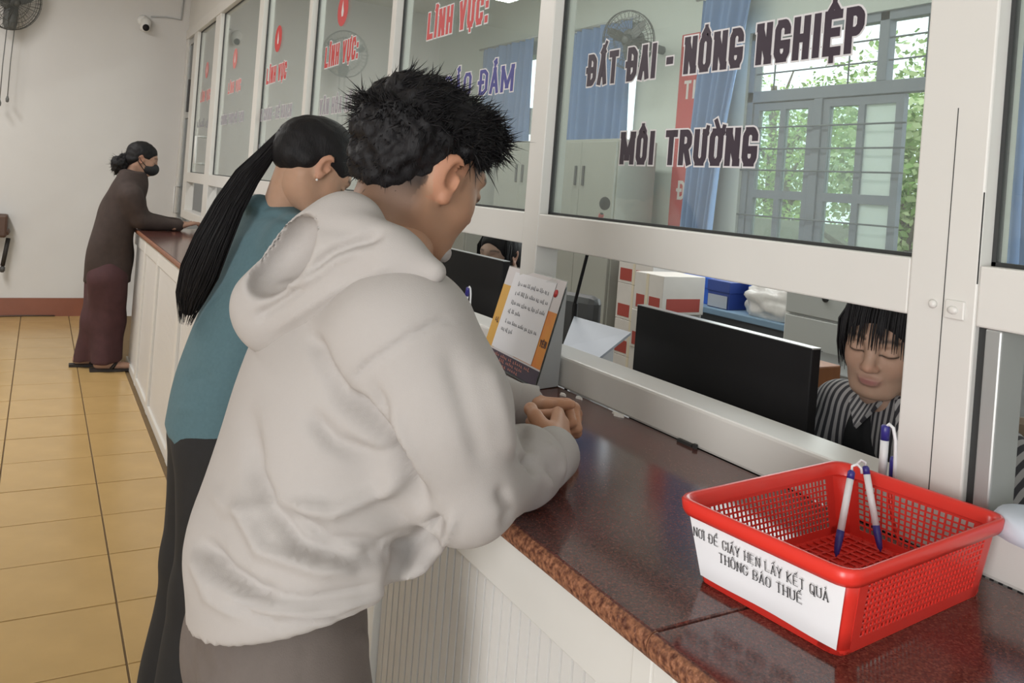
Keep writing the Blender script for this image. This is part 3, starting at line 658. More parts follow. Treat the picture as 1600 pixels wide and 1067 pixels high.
# wall fan at the upper left
fc = onY(18, 2, Y1 - .22)
wf = thing('wall_fan', (fc[0], Y1, fc[2]), 'grey oscillating wall fan high on the far wall', 'fan')
def fan_parts(root, c, ax, R, grey, cage):
    ax = np.asarray(ax, float); ax /= np.linalg.norm(ax); a = np.array([0, 0, 1.]); u = np.cross(ax, a); u /= np.linalg.norm(u); w = np.cross(u, ax)
    c = np.asarray(c, float)
    MB().lathe([(.06, -.10), (.075, -.06), (.075, .0), (.05, .02)], c, ax, 18).build('motor', grey, root)
    g = MB()
    for rr, hh in ((R, .03), (R * .98, .055), (R * .7, .075), (R * .4, .085), (R * .7, .0), (R * .98, .005)):
        g.tube([c + ax * hh + rr * (u * math.cos(t) + w * math.sin(t)) for t in [k * 2 * math.pi / 28 for k in range(29)]], .005 if rr == R else .0025, 5)
    for k in range(36):
        t = k * 2 * math.pi / 36; dd = u * math.cos(t) + w * math.sin(t)
        g.tube([c + ax * .085 + dd * .03, c + ax * .08 + dd * R * .6, c + ax * .055 + dd * R * .97, c + ax * .03 + dd * R], .0017, 4)
        g.tube([c + ax * -.01 + dd * .06, c + ax * .0 + dd * R * .7, c + ax * .03 + dd * R], .0017, 4)
    g.build('cage', cage, root)['kind'] = 'stuff'
    for k in range(3):
        t = k * 2 * math.pi / 3 + .4; rows = []
        for i in range(7):
            r_ = R * (.14 + .76 * i / 6); wd = R * (.16 + .26 * math.sin(math.pi * (.15 + .75 * i / 6)))
            row = []
            for j in range(5):
                s_ = (j / 4 - .5) * wd / r_; row.append(c + ax * (.035 + (j / 4 - .5) * .035) + r_ * (u * math.cos(t + s_) + w * math.sin(t + s_)))
            rows.append(row)
        MB().loft(rows, 0, True, False, False).build('blade', grey, root)
    MB().lathe([(.04, .03), (.04, .06), (.02, .075), (.004, .078)], c, ax, 16).build('hub', grey, root)
FANG = mat('fan_grey_plastic', (.13, .135, .13), .5); FANW = mat('fan_cage_wire', (.10, .105, .10), .5)
fan_parts(wf, fc, (.55, -.75, -.25), .24, FANG, FANW)
MB().tube([fc + [-.02, .05, .0], (fc[0] - .02, Y1 - .05, fc[2] + .03), (fc[0] - .02, Y1 - .004, fc[2] + .03)], .03, 10).build('bracket', FANG, wf)
MB().lathe([(.055, 0), (.055, .16), (.045, .20), (.03, .21)], fc + [.0, .05, -.02], (0, 0, -1), 16).build('switch_box', FANG, wf)
for dx, ln in ((-.02, .62), (.035, .58)):
    a = fc + np.array([dx, .05, -.22]); MB().tube([a, a + [-.01, 0, -ln * .5], a + [-.012, 0, -ln]], .004, 5).build('pull_cord', FANG, wf); MB().lathe([(.004, 0), (.014, .03), (.012, .055), (.003, .06)], a + np.array([-.012, 0, -ln]), (0, 0, -1), 10).build('cord_knob', FANG, wf)
# brown bag at the left edge
BRN = mat('brown_leather', (.085, .045, .03), .5, var=.2, scale=20, bump=.1)
b0 = onY(-30, 333, Y1 - .1); b1 = onY(14, 382, Y1 - .1)
bg = thing('shoulder_bag', ((b0[0] + b1[0]) / 2, Y1 - .1, b1[2]), 'brown leather bag hanging on the far wall at the left edge', 'bag')
MB().box((b0[0] - .1, Y1 - .16, b1[2] + .08), (b1[0] + .0, Y1 - .02, b0[2] - .12), 0, .03).build('pouch', BRN, bg)
MB().box((b0[0] - .1, Y1 - .17, b0[2] - .2), (b1[0] - .02, Y1 - .012, b0[2]), 0, .02).build('flap', BRN, bg)
a = onY(13, 372, Y1 - .08); b = onY(4, 415, Y1 - .08)
MB().tube([a, (a + b) / 2, b], .02, 6).build('strap', mat('dark_strap', (.02, .017, .015), .6), bg)
MB().lathe([(.015, 0), (.03, .01), (.03, .03), (.015, .04)], b + np.array([-.02, 0, -.03]), (1, 0, 0), 12).build('buckle', DGREY, bg)
# thin cable along the skirting
cw = [(HX0 + .1 + .25 * k, Y1 - .03 - .012 * math.sin(k * 1.3), .006 + .004 * (k % 2)) for k in range(15)]
tag(MB().tube(cw, .006, 6).build('floor_cable', mat('dark_cable', (.09, .06, .045), .6), loc=cw[0]), 'thin dark cable lying along the foot of the far wall', 'cable')
# small yellow note before the far customer
a = onZ(240, 354, BZ)
tag(MB().add([(a[0] - .05, a[1] - .1, BZ + .0015), (a[0] + .07, a[1] - .07, BZ + .0015), (a[0] + .06, a[1] + .06, BZ + .012), (a[0] - .03, a[1] + .05, BZ + .006)], [(0, 1, 2, 3)]).build('yellow_note', mat('yellow_paper', (.62, .60, .12), .7), loc=a), 'small yellow paper on the counter before the masked woman', 'paper')
# ------------------------------------------------------------------ office window with open casement, bars and garden behind
FRM = mat('window_frame_bluegrey', (.21, .235, .27), .5, var=.08, scale=10); BAR = mat('window_bar', (.14, .16, .17), .5)
FROST = glass_mat('frosted_glass', (.7, .75, .72), milk=.65, milkcol=(.93, .97, .94)); WGL = glass_mat('window_glass', (.90, .97, .93), milk=.10)
def yo(px, X=OX1): return onX(px, 230, X)[1]
ow = thing('window_9', (OX1, 2.6, 1.0), 'steel framed office window with open casement and security bars', 'window', kind='structure')
wy0, wy1, wz0, wz1 = WIN[0]
def fbar(y0, y1, z0, z1, x0=OX1 + .02, x1=OX1 + .08, name='frame_bar', m=FRM): return MB().box((x0, y0, z0), (x1, y1, z1), 0, .004).build(name, m, ow)
fbar(wy0, wy0 + .05, wz0, wz1); fbar(wy1 - .05, wy1, wz0, wz1); fbar(wy0, wy1, wz0, wz0 + .05); fbar(wy0, wy1, wz1 - .05, wz1)
fbar(wy0, wy1, 2.12, 2.19)
for y in (2.80, 2.30): fbar(y - .03, y + .03, 2.19, wz1)
fbar(3.165, 3.225, wz0, 2.12); fbar(wy0 + .55, wy0 + .6, wz0, 2.12)
def leaf(name, y0, y1, x0, ang, frosted):
    """casement leaf hinged at y1"""
    d = np.array([math.sin(ang), -math.cos(ang), 0]); n = np.array([math.cos(ang), math.sin(ang), 0]); W_ = y1 - y0; o = np.array([x0, y1, 0.])
    r = thing(name, (x0, y1, wz0), '', '', None); del r['_w']; r['_w'] = [x0, y1, wz0]
    for k in ('label', 'category'):
        if k in r: del r[k]
    r.parent = ow; r.location = Vector((x0, y1, wz0)) - Vector(ow['_w'])
    def bx(s0, s1, z0, z1, m, nm, th=.035): MB().obox(o + d * s0 - n * th / 2 + [0, 0, z0], d * (s1 - s0), n * th, np.array([0, 0, z1 - z0])).build(nm, m, r)
    z0, z1 = wz0 + .05, 2.115; t = .045
    bx(0, t, z0, z1, FRM, 'stile'); bx(W_ - t, W_, z0, z1, FRM, 'stile'); bx(t, W_ - t, z0, z0 + t, FRM, 'rail'); bx(t, W_ - t, z1 - t, z1, FRM, 'rail')
    bx(W_ / 2 - .02, W_ / 2 + .02, z0 + t, z1 - t, FRM, 'mullion'); bx(t, W_ / 2 - .02, 1.53, 1.58, FRM, 'rail'); bx(W_ / 2 + .02, W_ - t, 1.53, 1.58, FRM, 'rail')
    for (s0, s1, fr) in ((t, W_ / 2 - .02, frosted[0]), (W_ / 2 + .02, W_ - t, frosted[1])):
        bx(s0, s1, z0 + t, 1.53, FROST if fr else WGL, 'pane', .005); bx(s0, s1, 1.58, z1 - t, FROST if fr else WGL, 'pane', .005)
    return r
leaf('casement', 3.225, 3.69, OX1 + .05, 0, (0, 0)); leaf('casement', 2.66, 3.165, OX1 + .05, .0, (0, 1))
for k, z in enumerate((1.12, 1.27, 1.42, 1.70, 1.83, 1.96)):
    MB().tube([(OX1 + .005, 2.62, z), (OX1 + .005, wy1, z)], .0055, 6).build('security_bar', BAR, ow)
for z in (2.30, 2.42): MB().tube([(OX1 + .04, wy0, z), (OX1 + .04, wy1, z)], .005, 6).build('security_bar', BAR, ow)
for y in (2.06, 2.56, 3.02, 3.55): MB().tube([(OX1 + .04, y, 2.19), (OX1 + .04, y, wz1)], .005, 6).build('security_bar', BAR, ow)
# garden: ground, low wall, trees
slab('ground_garden', (4.05, -6, -.3), (30, 30, -.2), mat('garden_ground', (.16, .2, .08), .9, var=.3, scale=2), 'grassy ground outside the office window', 'ground')
slab('wall_garden', (6.2, -4, -.2), (6.4, 14, 1.38), mat('garden_wall_concrete', (.36, .33, .27), .9, var=.3, scale=3, bump=.2), 'weathered concrete garden wall outside the window', 'wall')
LEAF = [mat('leaf_light', (.42, .58, .14), .5, var=.3, scale=3), mat('leaf_mid', (.26, .42, .10), .5, var=.3, scale=3), mat('leaf_pale', (.58, .68, .32), .5, var=.2, scale=3)]
BARK = mat('tree_bark', (.12, .09, .06), .9, var=.3, scale=10)
def tree(c, h, blobs, n, label, seed):
    R = random.Random(seed); t = thing('garden_tree', c, label, 'tree', 'trees outside the office window'); c = np.asarray(c, float)
    tr = MB(); tr.tube([c, c + [.05, .05, h * .4], c + [0, .1, h * .75]], [.11, .09, .05], 8)
    for k in range(5):
        a = R.uniform(0, 6.28); tr.tube([c + [0, .05, h * (.35 + .07 * k)], c + [math.cos(a) * .7, math.sin(a) * .7, h * (.5 + .08 * k)]], [.04, .015], 5)
    tr.build('trunk', BARK, t)
    for mi in range(2):
        mb = MB()
        for k in range(n // 2):
            b = R.choice(blobs); d = np.array([R.gauss(0, 1), R.gauss(0, 1), R.gauss(0, 1)]); d /= np.linalg.norm(d)
            p = c + np.array(b[:3]) + d * b[3] * R.random() ** .4
            a = np.array([R.gauss(0, 1), R.gauss(0, 1), R.gauss(0, .6)]); a /= np.linalg.norm(a); bb = np.cross(a, d); bb /= np.linalg.norm(bb) + 1e-9
            L = R.uniform(.05, .10); W_ = L * .30
            mb.add([p, p + a * L * .5 + bb * W_, p + a * L, p + a * L * .5 - bb * W_], [(0, 1, 2, 3)])
        mb.build('foliage', LEAF[mi + (seed % 2)], t)['kind'] = 'stuff'
tree((7.4, 4.2, -.2), 4.2, [(-.2, .2, 1.9, .8), (.0, -.7, 2.3, .8), (-.3, .9, 2.6, .9), (.2, 0, 3.2, .9), (-.5, -.2, 1.3, .7)], 7600, 'leafy green tree behind the left casement of the window', 1)
tree((8.6, 7.6, -.2), 4.0, [(0, 0, 2.1, .9), (-.3, .8, 1.8, .8), (0, -.8, 2.6, .8), (-.4, -.4, 1.2, .6)], 6000, 'leafy tree farther left outside the office window', 2)
tree((5.4, 3.6, -.2), 2.4, [(0, 0, 1.5, .4), (-.1, .2, 1.9, .4), (.05, -.3, 1.8, .42), (0, .05, 2.3, .4), (0, -.1, 1.15, .4)], 4200, 'bushy sapling by the garden wall in the open casement gap', 3)
tree((10.5, 9.6, -.2), 5.0, [(0, 0, 2.6, 1.2), (0, 1, 3.2, 1.1), (0, -1.2, 2.9, 1.1), (.2, -.4, 1.6, 1.)], 6000, 'large pale tree farthest from the office window', 4)
# ------------------------------------------------------------------ curtains
CURT = mat('blue_curtain', (.15, .235, .42), .85, var=.12, scale=5, bump=.1, bscale=200)
def curtain(y0, y1, z0, z1, X, label, nw=9, amp=.035, shape=None, name='window_curtain'):
    t = thing(name, (X, (y0 + y1) / 2, z0), label, 'curtain', 'blue office curtains')
    n = nw * 10; rows = []
    for i in range(15):
        v = i / 14; z = z1 + (z0 - z1) * v; row = []
        for j in range(n + 1):
            u = j / n; a, b = (y0, y1) if shape is None else shape(v)
            y = b + (a - b) * u; x = X + amp * (.6 + .4 * v) * math.sin(2 * math.pi * nw * u + .8 * math.sin(3 * v + 5 * u)) + .4 * amp * math.sin(2 * math.pi * nw * .43 * u + 1)
            row.append((x, y, z))
        rows.append(row)
    MB().loft(rows, 0, True, False, False).build('cloth', CURT, t)
    ya, yb = (y0, y1) if shape is None else shape(0)
    MB().tube([(X, ya - .05, z1 + .01), (X, yb + .05, z1 + .01)], .012, 8).build('curtain_rod', ALUG, t)
    return t
curtain(4.84, 5.88, 1.2, 2.80, OX1 - .07, 'blue curtain left of the red banner behind the grey cabinet', 9, .04)
curtain(6.25, 7.26, 1.2, 2.83, OX1 - .07, 'blue curtain seen through the bay behind the man', 9, .04)
def shp(v): 
    a = 3.60 + .24 * v ** 1.5 + .08 * math.sin(math.pi * v); b = 4.07 + .07 * v; return (a, max(b, a + .24))
curtain(3.6, 4.1, .95, 2.80, OX1 - .12, 'blue curtain tied aside between red banner and window', 6, .03, shp)
curtain(1.30, 2.32, .35, 2.75, OX1 - .09, 'blue curtain at the right edge beyond the double post', 9, .045)
# red banner
BANR = mat('red_banner_cloth', (.50, .045, .045), .7, var=.1, scale=5); BANW = mat('banner_white_letters', (.66, .58, .56), .7)
bn = thing('wall_banner', (OX1 - .03, 4.3, 1.0), 'red vertical wall banner with white letters beside the window', 'banner')
by1, by0 = yo(1062), yo(1097)
by0, by1 = 4.06, 4.34
MB().box((OX1 - .03, by0, 1.0), (OX1 - .02, by1, 2.62)).build('cloth', BANR, bn)
for s, py0, py1, px in (('TH', 155, 126, 1072), ('Đ', 312, 282, 1062), ('Ự', 225, 196, 1062)):
    if s == 'Ự': continue
    a = onX(px, py0, OX1 - .032); b = onX(px, py1, OX1 - .032); hh = b[2] - a[2]
    polys, w = text_polys(s, hh, None, .55, .17, gap=.15); tx = MB(); put_text(tx, polys, (OX1 - .032, a[1] + .03, a[2]), (0, -1, 0), (0, 0, 1)); tx.build('lettering', BANW, bn)
# office wall fan above the left curtain
oc = onX(985, 62, OX1 - .3)
of = thing('wall_fan', (OX1, oc[1], oc[2]), 'grey wall fan inside the office above the land lettering', 'fan')
fan_parts(of, oc, (-.9, -.35, -.2), .2, FANG, FANW)
MB().tube([oc + [.05, 0, 0], (OX1 - .02, oc[1], oc[2] - .03), (OX1 - .001, oc[1], oc[2] - .03)], .03, 10).build('bracket', FANG, of)
# ------------------------------------------------------------------ steel cabinets
def cabinet(x0, y0, y1, z1, label, hz=1.6):
    t = thing('steel_cabinet', (x0, (y0 + y1) / 2, 0), label, 'cabinet', 'grey steel cabinets')
    MB().box((x0 + .02, y0, 0), (OX1 - .16, y1, z1), 0, .004).build('body', STEELC, t)
    m = (y0 + y1) / 2
    for a, b, hs in ((y0 + .012, m - .002, 1), (m + .002, y1 - .012, -1)):
        d = MB().box((x0, a, .06), (x0 + .02, b, z1 - .02), 0, .003).build('door', STEELC, t)
        yy = (b - .045) if hs > 0 else (a + .045)
        MB().box((x0 - .012, yy - .011, hz - .07), (x0, yy + .011, hz + .07), 0, .003).build('handle', DGREY, d)
    MB().box((x0 - .002, y0, 0), (x0 + .02, y1, .055)).build('plinth', STEELC, t)
    return t
cabinet(3.3, 4.36, 5.18, 1.86, 'grey steel two-door cabinet seen behind the microphone')
cabinet(3.3, 5.2, 6.02, 1.86, 'grey steel cabinet farther left beside the two-door one')
cabinet(3.25, 6.4, 7.4, 1.80, 'pale steel cabinet below the curtain behind the man')
# small framed notice on the wall
a = onX(817, 190, 3.78); 
tag(MB().box((OX1 - .02, a[1] - .13, a[2] - .12), (OX1 - .001, a[1] + .13, a[2] + .12)).box((OX1 - .024, a[1] - .11, a[2] - .1), (OX1 - .019, a[1] + .11, a[2] + .1), 1).build('wall_poster', [WPLAST, mat('poster_salmon', (.45, .22, .17), .7, var=.3, scale=25)], loc=a), 'small salmon poster under the blue curtain behind the man', 'poster')
# ------------------------------------------------------------------ stack of red and white cartons
CART = mat('white_carton', (.62, .58, .54), .8, var=.08, scale=10); CRED = mat('carton_red_print', (.36, .06, .045), .7); CTAPE = mat('carton_tape', (.66, .58, .44), .5)
def carton(c, s, rz, label):
    t = thing('paper_carton', c, label, 'box', 'red and white paper cartons'); cx, cy, cz = c; wx, wy, hz = s
    R = np.array([[math.cos(rz), -math.sin(rz)], [math.sin(rz), math.cos(rz)]])
    def tr(mb): mb.v = [tuple([*(R @ np.array([p[0], p[1]]) + np.array([cx, cy])), p[2] + cz]) for p in mb.v]; return mb
    tr(MB().box((-wx / 2, -wy / 2, 0), (wx / 2, wy / 2, hz - .001), 0, .003)).build('box', CART, t)
    for (u0, u1) in ((-wy / 2 + .02, -.01), (.03, wy / 2 - .02)):
        tr(MB().box((-wx / 2 - .0012, u0, hz * .08), (-wx / 2 + .001, u1, hz * .42))).build('red_print', CRED, t)
    tr(MB().box((-wx / 2 + .03, -wy / 2 - .0012, hz * .08), (wx / 2 - .03, -wy / 2 + .001, hz * .42))).build('red_print', CRED, t)
    tr(MB().box((-wx / 2 - .0015, .0, 0), (-wx / 2 + .001, .022, hz - .002))).build('tape', CTAPE, t)
    lb = ['lowest', 'second', 'third', 'fourth', 'fifth']
for k in range(5):
    carton((3.08, 3.49 + .012 * (k % 2), .212 * k), (.3, .24, .212), .03 * (k % 2), 'red and white carton, %s from the floor in the stack beside the monitor' % ['lowest', 'second', 'third', 'fourth', 'topmost'][k])
for k in range(5):
    carton((3.44, 4.06, .23 * k), (.30, .34, .23), .0, 'larger red and white carton, %s in the rear stack by the curtain' % ['lowest', 'second', 'third', 'fourth', 'topmost'][k])
# ------------------------------------------------------------------ low cabinet along the window wall and what stands on it
LOWT = mat('ledge_bluegrey', (.20, .31, .42), .5, var=.1, scale=6); LOWD = mat('ledge_dark', (.10, .11, .12), .6)
lc = thing('low_cabinet', (3.5, 3.1, 0), 'long low cabinet with bluish top under the office window', 'cabinet')
MB().box((3.36, 2.68, 0), (3.62, 3.78, .845), 0, .004).build('body', LOWD, lc); MB().box((3.33, 2.66, .845), (3.62, 3.80, .88), 0, .004).build('top', LOWT, lc)
BLUE = mat('blue_file_box', (.03, .12, .55), .45, var=.1, scale=8); BLUED = mat('blue_box_dark', (.03, .06, .25), .5)
for k, (y0, y1, h, x0, lb) in enumerate(((3.52, 3.76, .15, 3.42, 'bright blue file box at the left end of the low cabinet'), (3.33, 3.50, .15, 3.38, 'dark blue file box with grey label on the low cabinet'), (2.85, 3.30, .20, 3.5, 'bright blue file box behind the plastic bag'))):
    t = thing('file_box', ((x0 + 3.64) / 2, (y0 + y1) / 2, .88), lb, 'box', 'blue file boxes')
    MB().box((x0, y0, .88), (3.60, y1, .88 + h), 0, .004).build('box', BLUE if k != 1 else BLUED, t); MB().box((x0 - .004, y0 - .003, .88 + h * .62), (3.603, y1 + .003, .88 + h + .006), 0, .003).build('lid', BLUE if k != 1 else BLUED, t)
    if k == 1: MB().box((x0 - .0055, y0 + .01, .885), (x0 - .0035, y1 - .01, .88 + h * .5)).build('label', mat('grey_label', (.42, .45, .5), .7), t)
# crumpled plastic bag
def crumple(name, c, s, m, label, cat, seed, amp=.35, freq=9.):
    bm = bmesh.new(); bmesh.ops.create_icosphere(bm, subdivisions=4, radius=1)
    for v in bm.verts:
        n = mnoise.noise(v.co * freq * .2 + Vector((seed, 0, 0))) * amp + abs(mnoise.noise(v.co * freq * .5 + Vector((0, seed, 0)))) * amp * .5
        v.co *= 1 + n; v.co.z = max(v.co.z, -.75)
    mb = MB(); bm.verts.index_update(); mb.add([(c[0] + v.co.x * s[0], c[1] + v.co.y * s[1], c[2] + (v.co.z + .75) * s[2]) for v in bm.verts], [[v.index for v in f.verts] for f in bm.faces], 0, True); bm.free()
    return tag(mb.build(name, m, loc=c), label, cat)
crumple('plastic_bag', (3.40, 3.03, .88), (.05, .19, .1), mat('clear_bag_film', (.72, .70, .67), .25, var=.25, scale=14), 'crumpled clear plastic bag on the low cabinet', 'bag', 3)
# black shoulder bag on the window sill
crumple('handbag', (3.53, 2.52, 1.192), (.05, .17, .055), mat('black_fabric_bag', (.016, .016, .018), .6), 'black bag lying on the boxes below the window', 'bag', 8, .25)
# ------------------------------------------------------------------ white file cabinet, printers on it, brown box
wc = thing('file_cabinet', (3.1, 2.35, 0), 'white cabinet with a round lock behind the young clerk', 'cabinet')
MB().box((3.02, 1.75, 0), (3.61, 2.62, 1.19), 0, .005).build('body', WPLAST, wc)
for z0, z1 in ((.70, .99), (1.0, 1.18), (.38, .69)):
    d = MB().box((3.0, 1.77, z0), (3.02, 2.60, z1), 0, .004).build('drawer', mat('cabinet_white', (.50, .51, .49), .4), wc)
    MB().lathe([(.016, 0), (.016, .006), (.010, .007), (.010, .012)], (3.0, 2.385, (z0 + z1) / 2), (-1, 0, 0), 14).build('lock', DGREY, d)
sd = thing('side_table', (2.72, 2.2, 0), 'low table with dark office machines behind the monitor', 'table')
MB().box((2.5, 1.72, .70), (2.95, 2.55, .73), 0, .004).build('tabletop', mat('table_brown', (.28, .20, .15), .5, var=.2, scale=6, stretch=(1, 8, 8)), sd)
for x in (2.54, 2.9):
    for y in (1.77, 2.5): MB().box((x - .02, y - .02, 0), (x + .02, y + .02, .70)).build('leg', DGREY, sd)
MB().box((2.55, 1.77, .3), (2.93, 2.5, .32)).build('shelf', mat('table_brown', (.28, .20, .15)), sd)
def printer(c, s, label):
    t = thing('desktop_printer', c, label, 'printer', 'office machines on the side table'); x, y, z = c; a, b, h = s
    MB().box((x - a / 2, y - b / 2, z), (x + a / 2, y + b / 2, z + h * .72), 0, .012).build('body', DGREY, t)
    MB().box((x - a / 2 + .02, y - b / 2 + .01, z + h * .72), (x + a / 2, y + b / 2 - .01, z + h), 0, .012).build('lid', mat('printer_grey', (.16, .16, .15), .5), t)
    MB().box((x - a / 2 - .05, y - b / 2 + .04, z + h * .2), (x - a / 2, y + b / 2 - .04, z + h * .24)).build('tray', DGREY, t)
printer((2.72, 2.1, .73), (.36, .52, .15), 'dark office machine on the side table behind the monitor')
a = onX(1298, 600, 2.52)
tag(MB().box((2.3, a[1] - .07, .0), (2.48, a[1] + .055, .93), 0, .006).build('wooden_pedestal', mat('orange_wood', (.34, .12, .04), .5, var=.2, scale=5, stretch=(6, 6, 1)), loc=(2.4, a[1], 0)), 'reddish wooden pedestal behind the striped shirt', 'pedestal')
# ------------------------------------------------------------------ desks inside the partition
DESK = mat('desk_top_grey', (.36, .37, .38), .4, var=.05, scale=5)
def desk(y0, y1, label, zt=.76):
    t = thing('office_desk', (1.55, (y0 + y1) / 2, 0), label, 'desk', 'desks behind the partition')
    MB().box((1.24, y0, zt - .03), (1.86, y1, zt), 0, .004).build('desktop', DESK, t)
    for x in (1.28, 1.82):
        for y in (y0 + .05, y1 - .05): MB().box((x - .025, y - .025, 0), (x + .025, y + .025, zt - .03)).build('leg', DGREY, t)
    MB().box((1.26, y0 + .08, .35), (1.28, y1 - .08, zt - .03)).build('modesty_panel', DESK, t)
desk(.2, 1.9, 'grey desk carrying the large black monitor'); desk(1.92, 3.6, 'grey desk behind the notice stand')
def monitor(xc, y0, y1, z0, z1, label):
    t = thing('computer_monitor', (xc, (y0 + y1) / 2, .76), label, 'monitor', 'monitors seen from behind'); m = (y0 + y1) / 2
    MB().box((xc, y0, z0), (xc + .028, y1, z1), 0, .003).build('back_cover', BLACKP, t)
    MB().box((xc + .027, y0 + .008, z0 + .012), (xc + .0295, y1 - .008, z1 - .008)).build('screen', mat('screen_dark', (.02, .03, .05), .2), t)
    MB().box((xc + .001, y0 - .0006, z1 - .0022), (xc + .027, y1 + .0006, z1 + .0008)).build('top_trim', ALUG, t)
    MB().box((xc - .02, m - .035, .80), (xc, m + .035, z0 + .12), 0, .004).build('stand_neck', BLACKP, t)
    MB().box((xc - .09, m - .11, .7603), (xc + .12, m + .11, .772), 0, .004).build('stand_foot', BLACKP, t); MB().box((xc - .03, m - .035, .77), (xc, m + .035, .84)).build('stand_base_neck', BLACKP, t)
monitor(1.42, 1.152, 1.733, .83, 1.171, 'large black monitor back beside the young clerk')
monitor(1.42, 2.48, 3.06, .86, 1.205, 'black monitor back between the man and the notice stand')
# gooseneck microphone
mt = onX(945, 318, 1.45); mbm = onX(892, 500, 1.45); mc = np.array([1.45, mbm[1], .76])
mi = thing('desk_microphone', mc, 'black gooseneck microphone standing on the desk', 'microphone')
MB().box((1.40, mc[1] - .05, .7603), (1.53, mc[1] + .05, .80), 0, .01).build('base', BLACKP, mi)
st = onX(897, 478, 1.45)
MB().tube([(1.45, mc[1], .80), (1.45, st[1] + .005, .98), st, st * .45 + mt * .55 + [0, .012, .0], mt - (mt - st) * .09], .0052, 8).build('gooseneck', BLACKP, mi)
MB().lathe([(.009, -.01), (.011, .02), (.006, .1)], st + [0, 0, -.09], (0, -.1, 1), 10).build('lower_stem', BLACKP, mi)
MB().ball(mt, .0165, .0175, .02).build('foam_head', mat('mic_foam', (.018, .017, .018), .95, bump=.4, bscale=900), mi)
MB().tube([mt - (mt - st) * .10, mt - (mt - st) * .16], .008, 8).build('red_ring', LET_RED, mi)
# tilted document board and round tray beside it
a, b, c, d = onD(878, 543, 2.32), onD(897, 494, 2.5), onD(986, 519, 2.38), onD(931, 563, 2.22)
db = tag(MB().add([a, b, c, d, a - [0, 0, .008], b - [0, 0, .008], c - [0, 0, .008], d - [0, 0, .008]], [(0, 3, 2, 1), (4, 5, 6, 7), (0, 4, 7, 3), (3, 7, 6, 2), (2, 6, 5, 1), (1, 5, 4, 0)]).build('document_tray', mat('pale_blue_board', (.52, .55, .62), .5), loc=d), 'pale blue document board on the desk behind the sill', 'board')
dz = min(a[2], b[2], c[2], d[2])
pc = (a + b + c + d) / 4
tag(MB().lathe([(.03, 0), (.085, .004), (.1, .03), (.097, .032), (.08, .01), (.03, .008)], (1.37, 1.76, .7605), (0, 0, 1), 28).build('plastic_tray', mat('pale_green_plastic', (.52, .55, .50), .5), loc=(1.37, 1.76, .76)), 'round pale plastic tray just behind the sill', 'tray')
mb = MB(); w_ = [pc + (q - pc) * .6 for q in (a, b, c, d)]
mb.add([(q[0], q[1], .7605) for q in w_] + [(q[0], q[1], q[2] - .0085) for q in w_], [(3, 2, 1, 0), (4, 5, 6, 7), (0, 1, 5, 4), (1, 2, 6, 5), (2, 3, 7, 6), (3, 0, 4, 7)])
tag(mb.build('paper_stack', PAPER, loc=(pc[0], pc[1], .76)), 'stack of papers under the pale blue document board', 'paper')
# pale blue folded sheet on the sill at the right edge
fc_ = onX(1612, 800, 1.17)
tag(MB().loft([[(1.135 + .06 * math.cos(t) * k, .535 + .07 * math.sin(t) * k, z) for t in [i * math.pi / 10 for i in range(20)]] for k, z in ((1, SILLZ + .0005), (1.0, SILLZ + .015), (.9, SILLZ + .026), (.6, SILLZ + .032), (.1, SILLZ + .034))], 0, True).build('folded_cloth', mat('pale_blue_cloth', (.56, .62, .70), .8), loc=(1.135, .535, SILLZ)), 'pale blue folded cloth on the sill at the right edge', 'cloth')
# chair with white piping at the right edge
CHB = mat('brown_upholstery', (.20, .14, .095), .75, var=.12, scale=10); PIPE = mat('white_piping', (.66, .64, .58), .6)
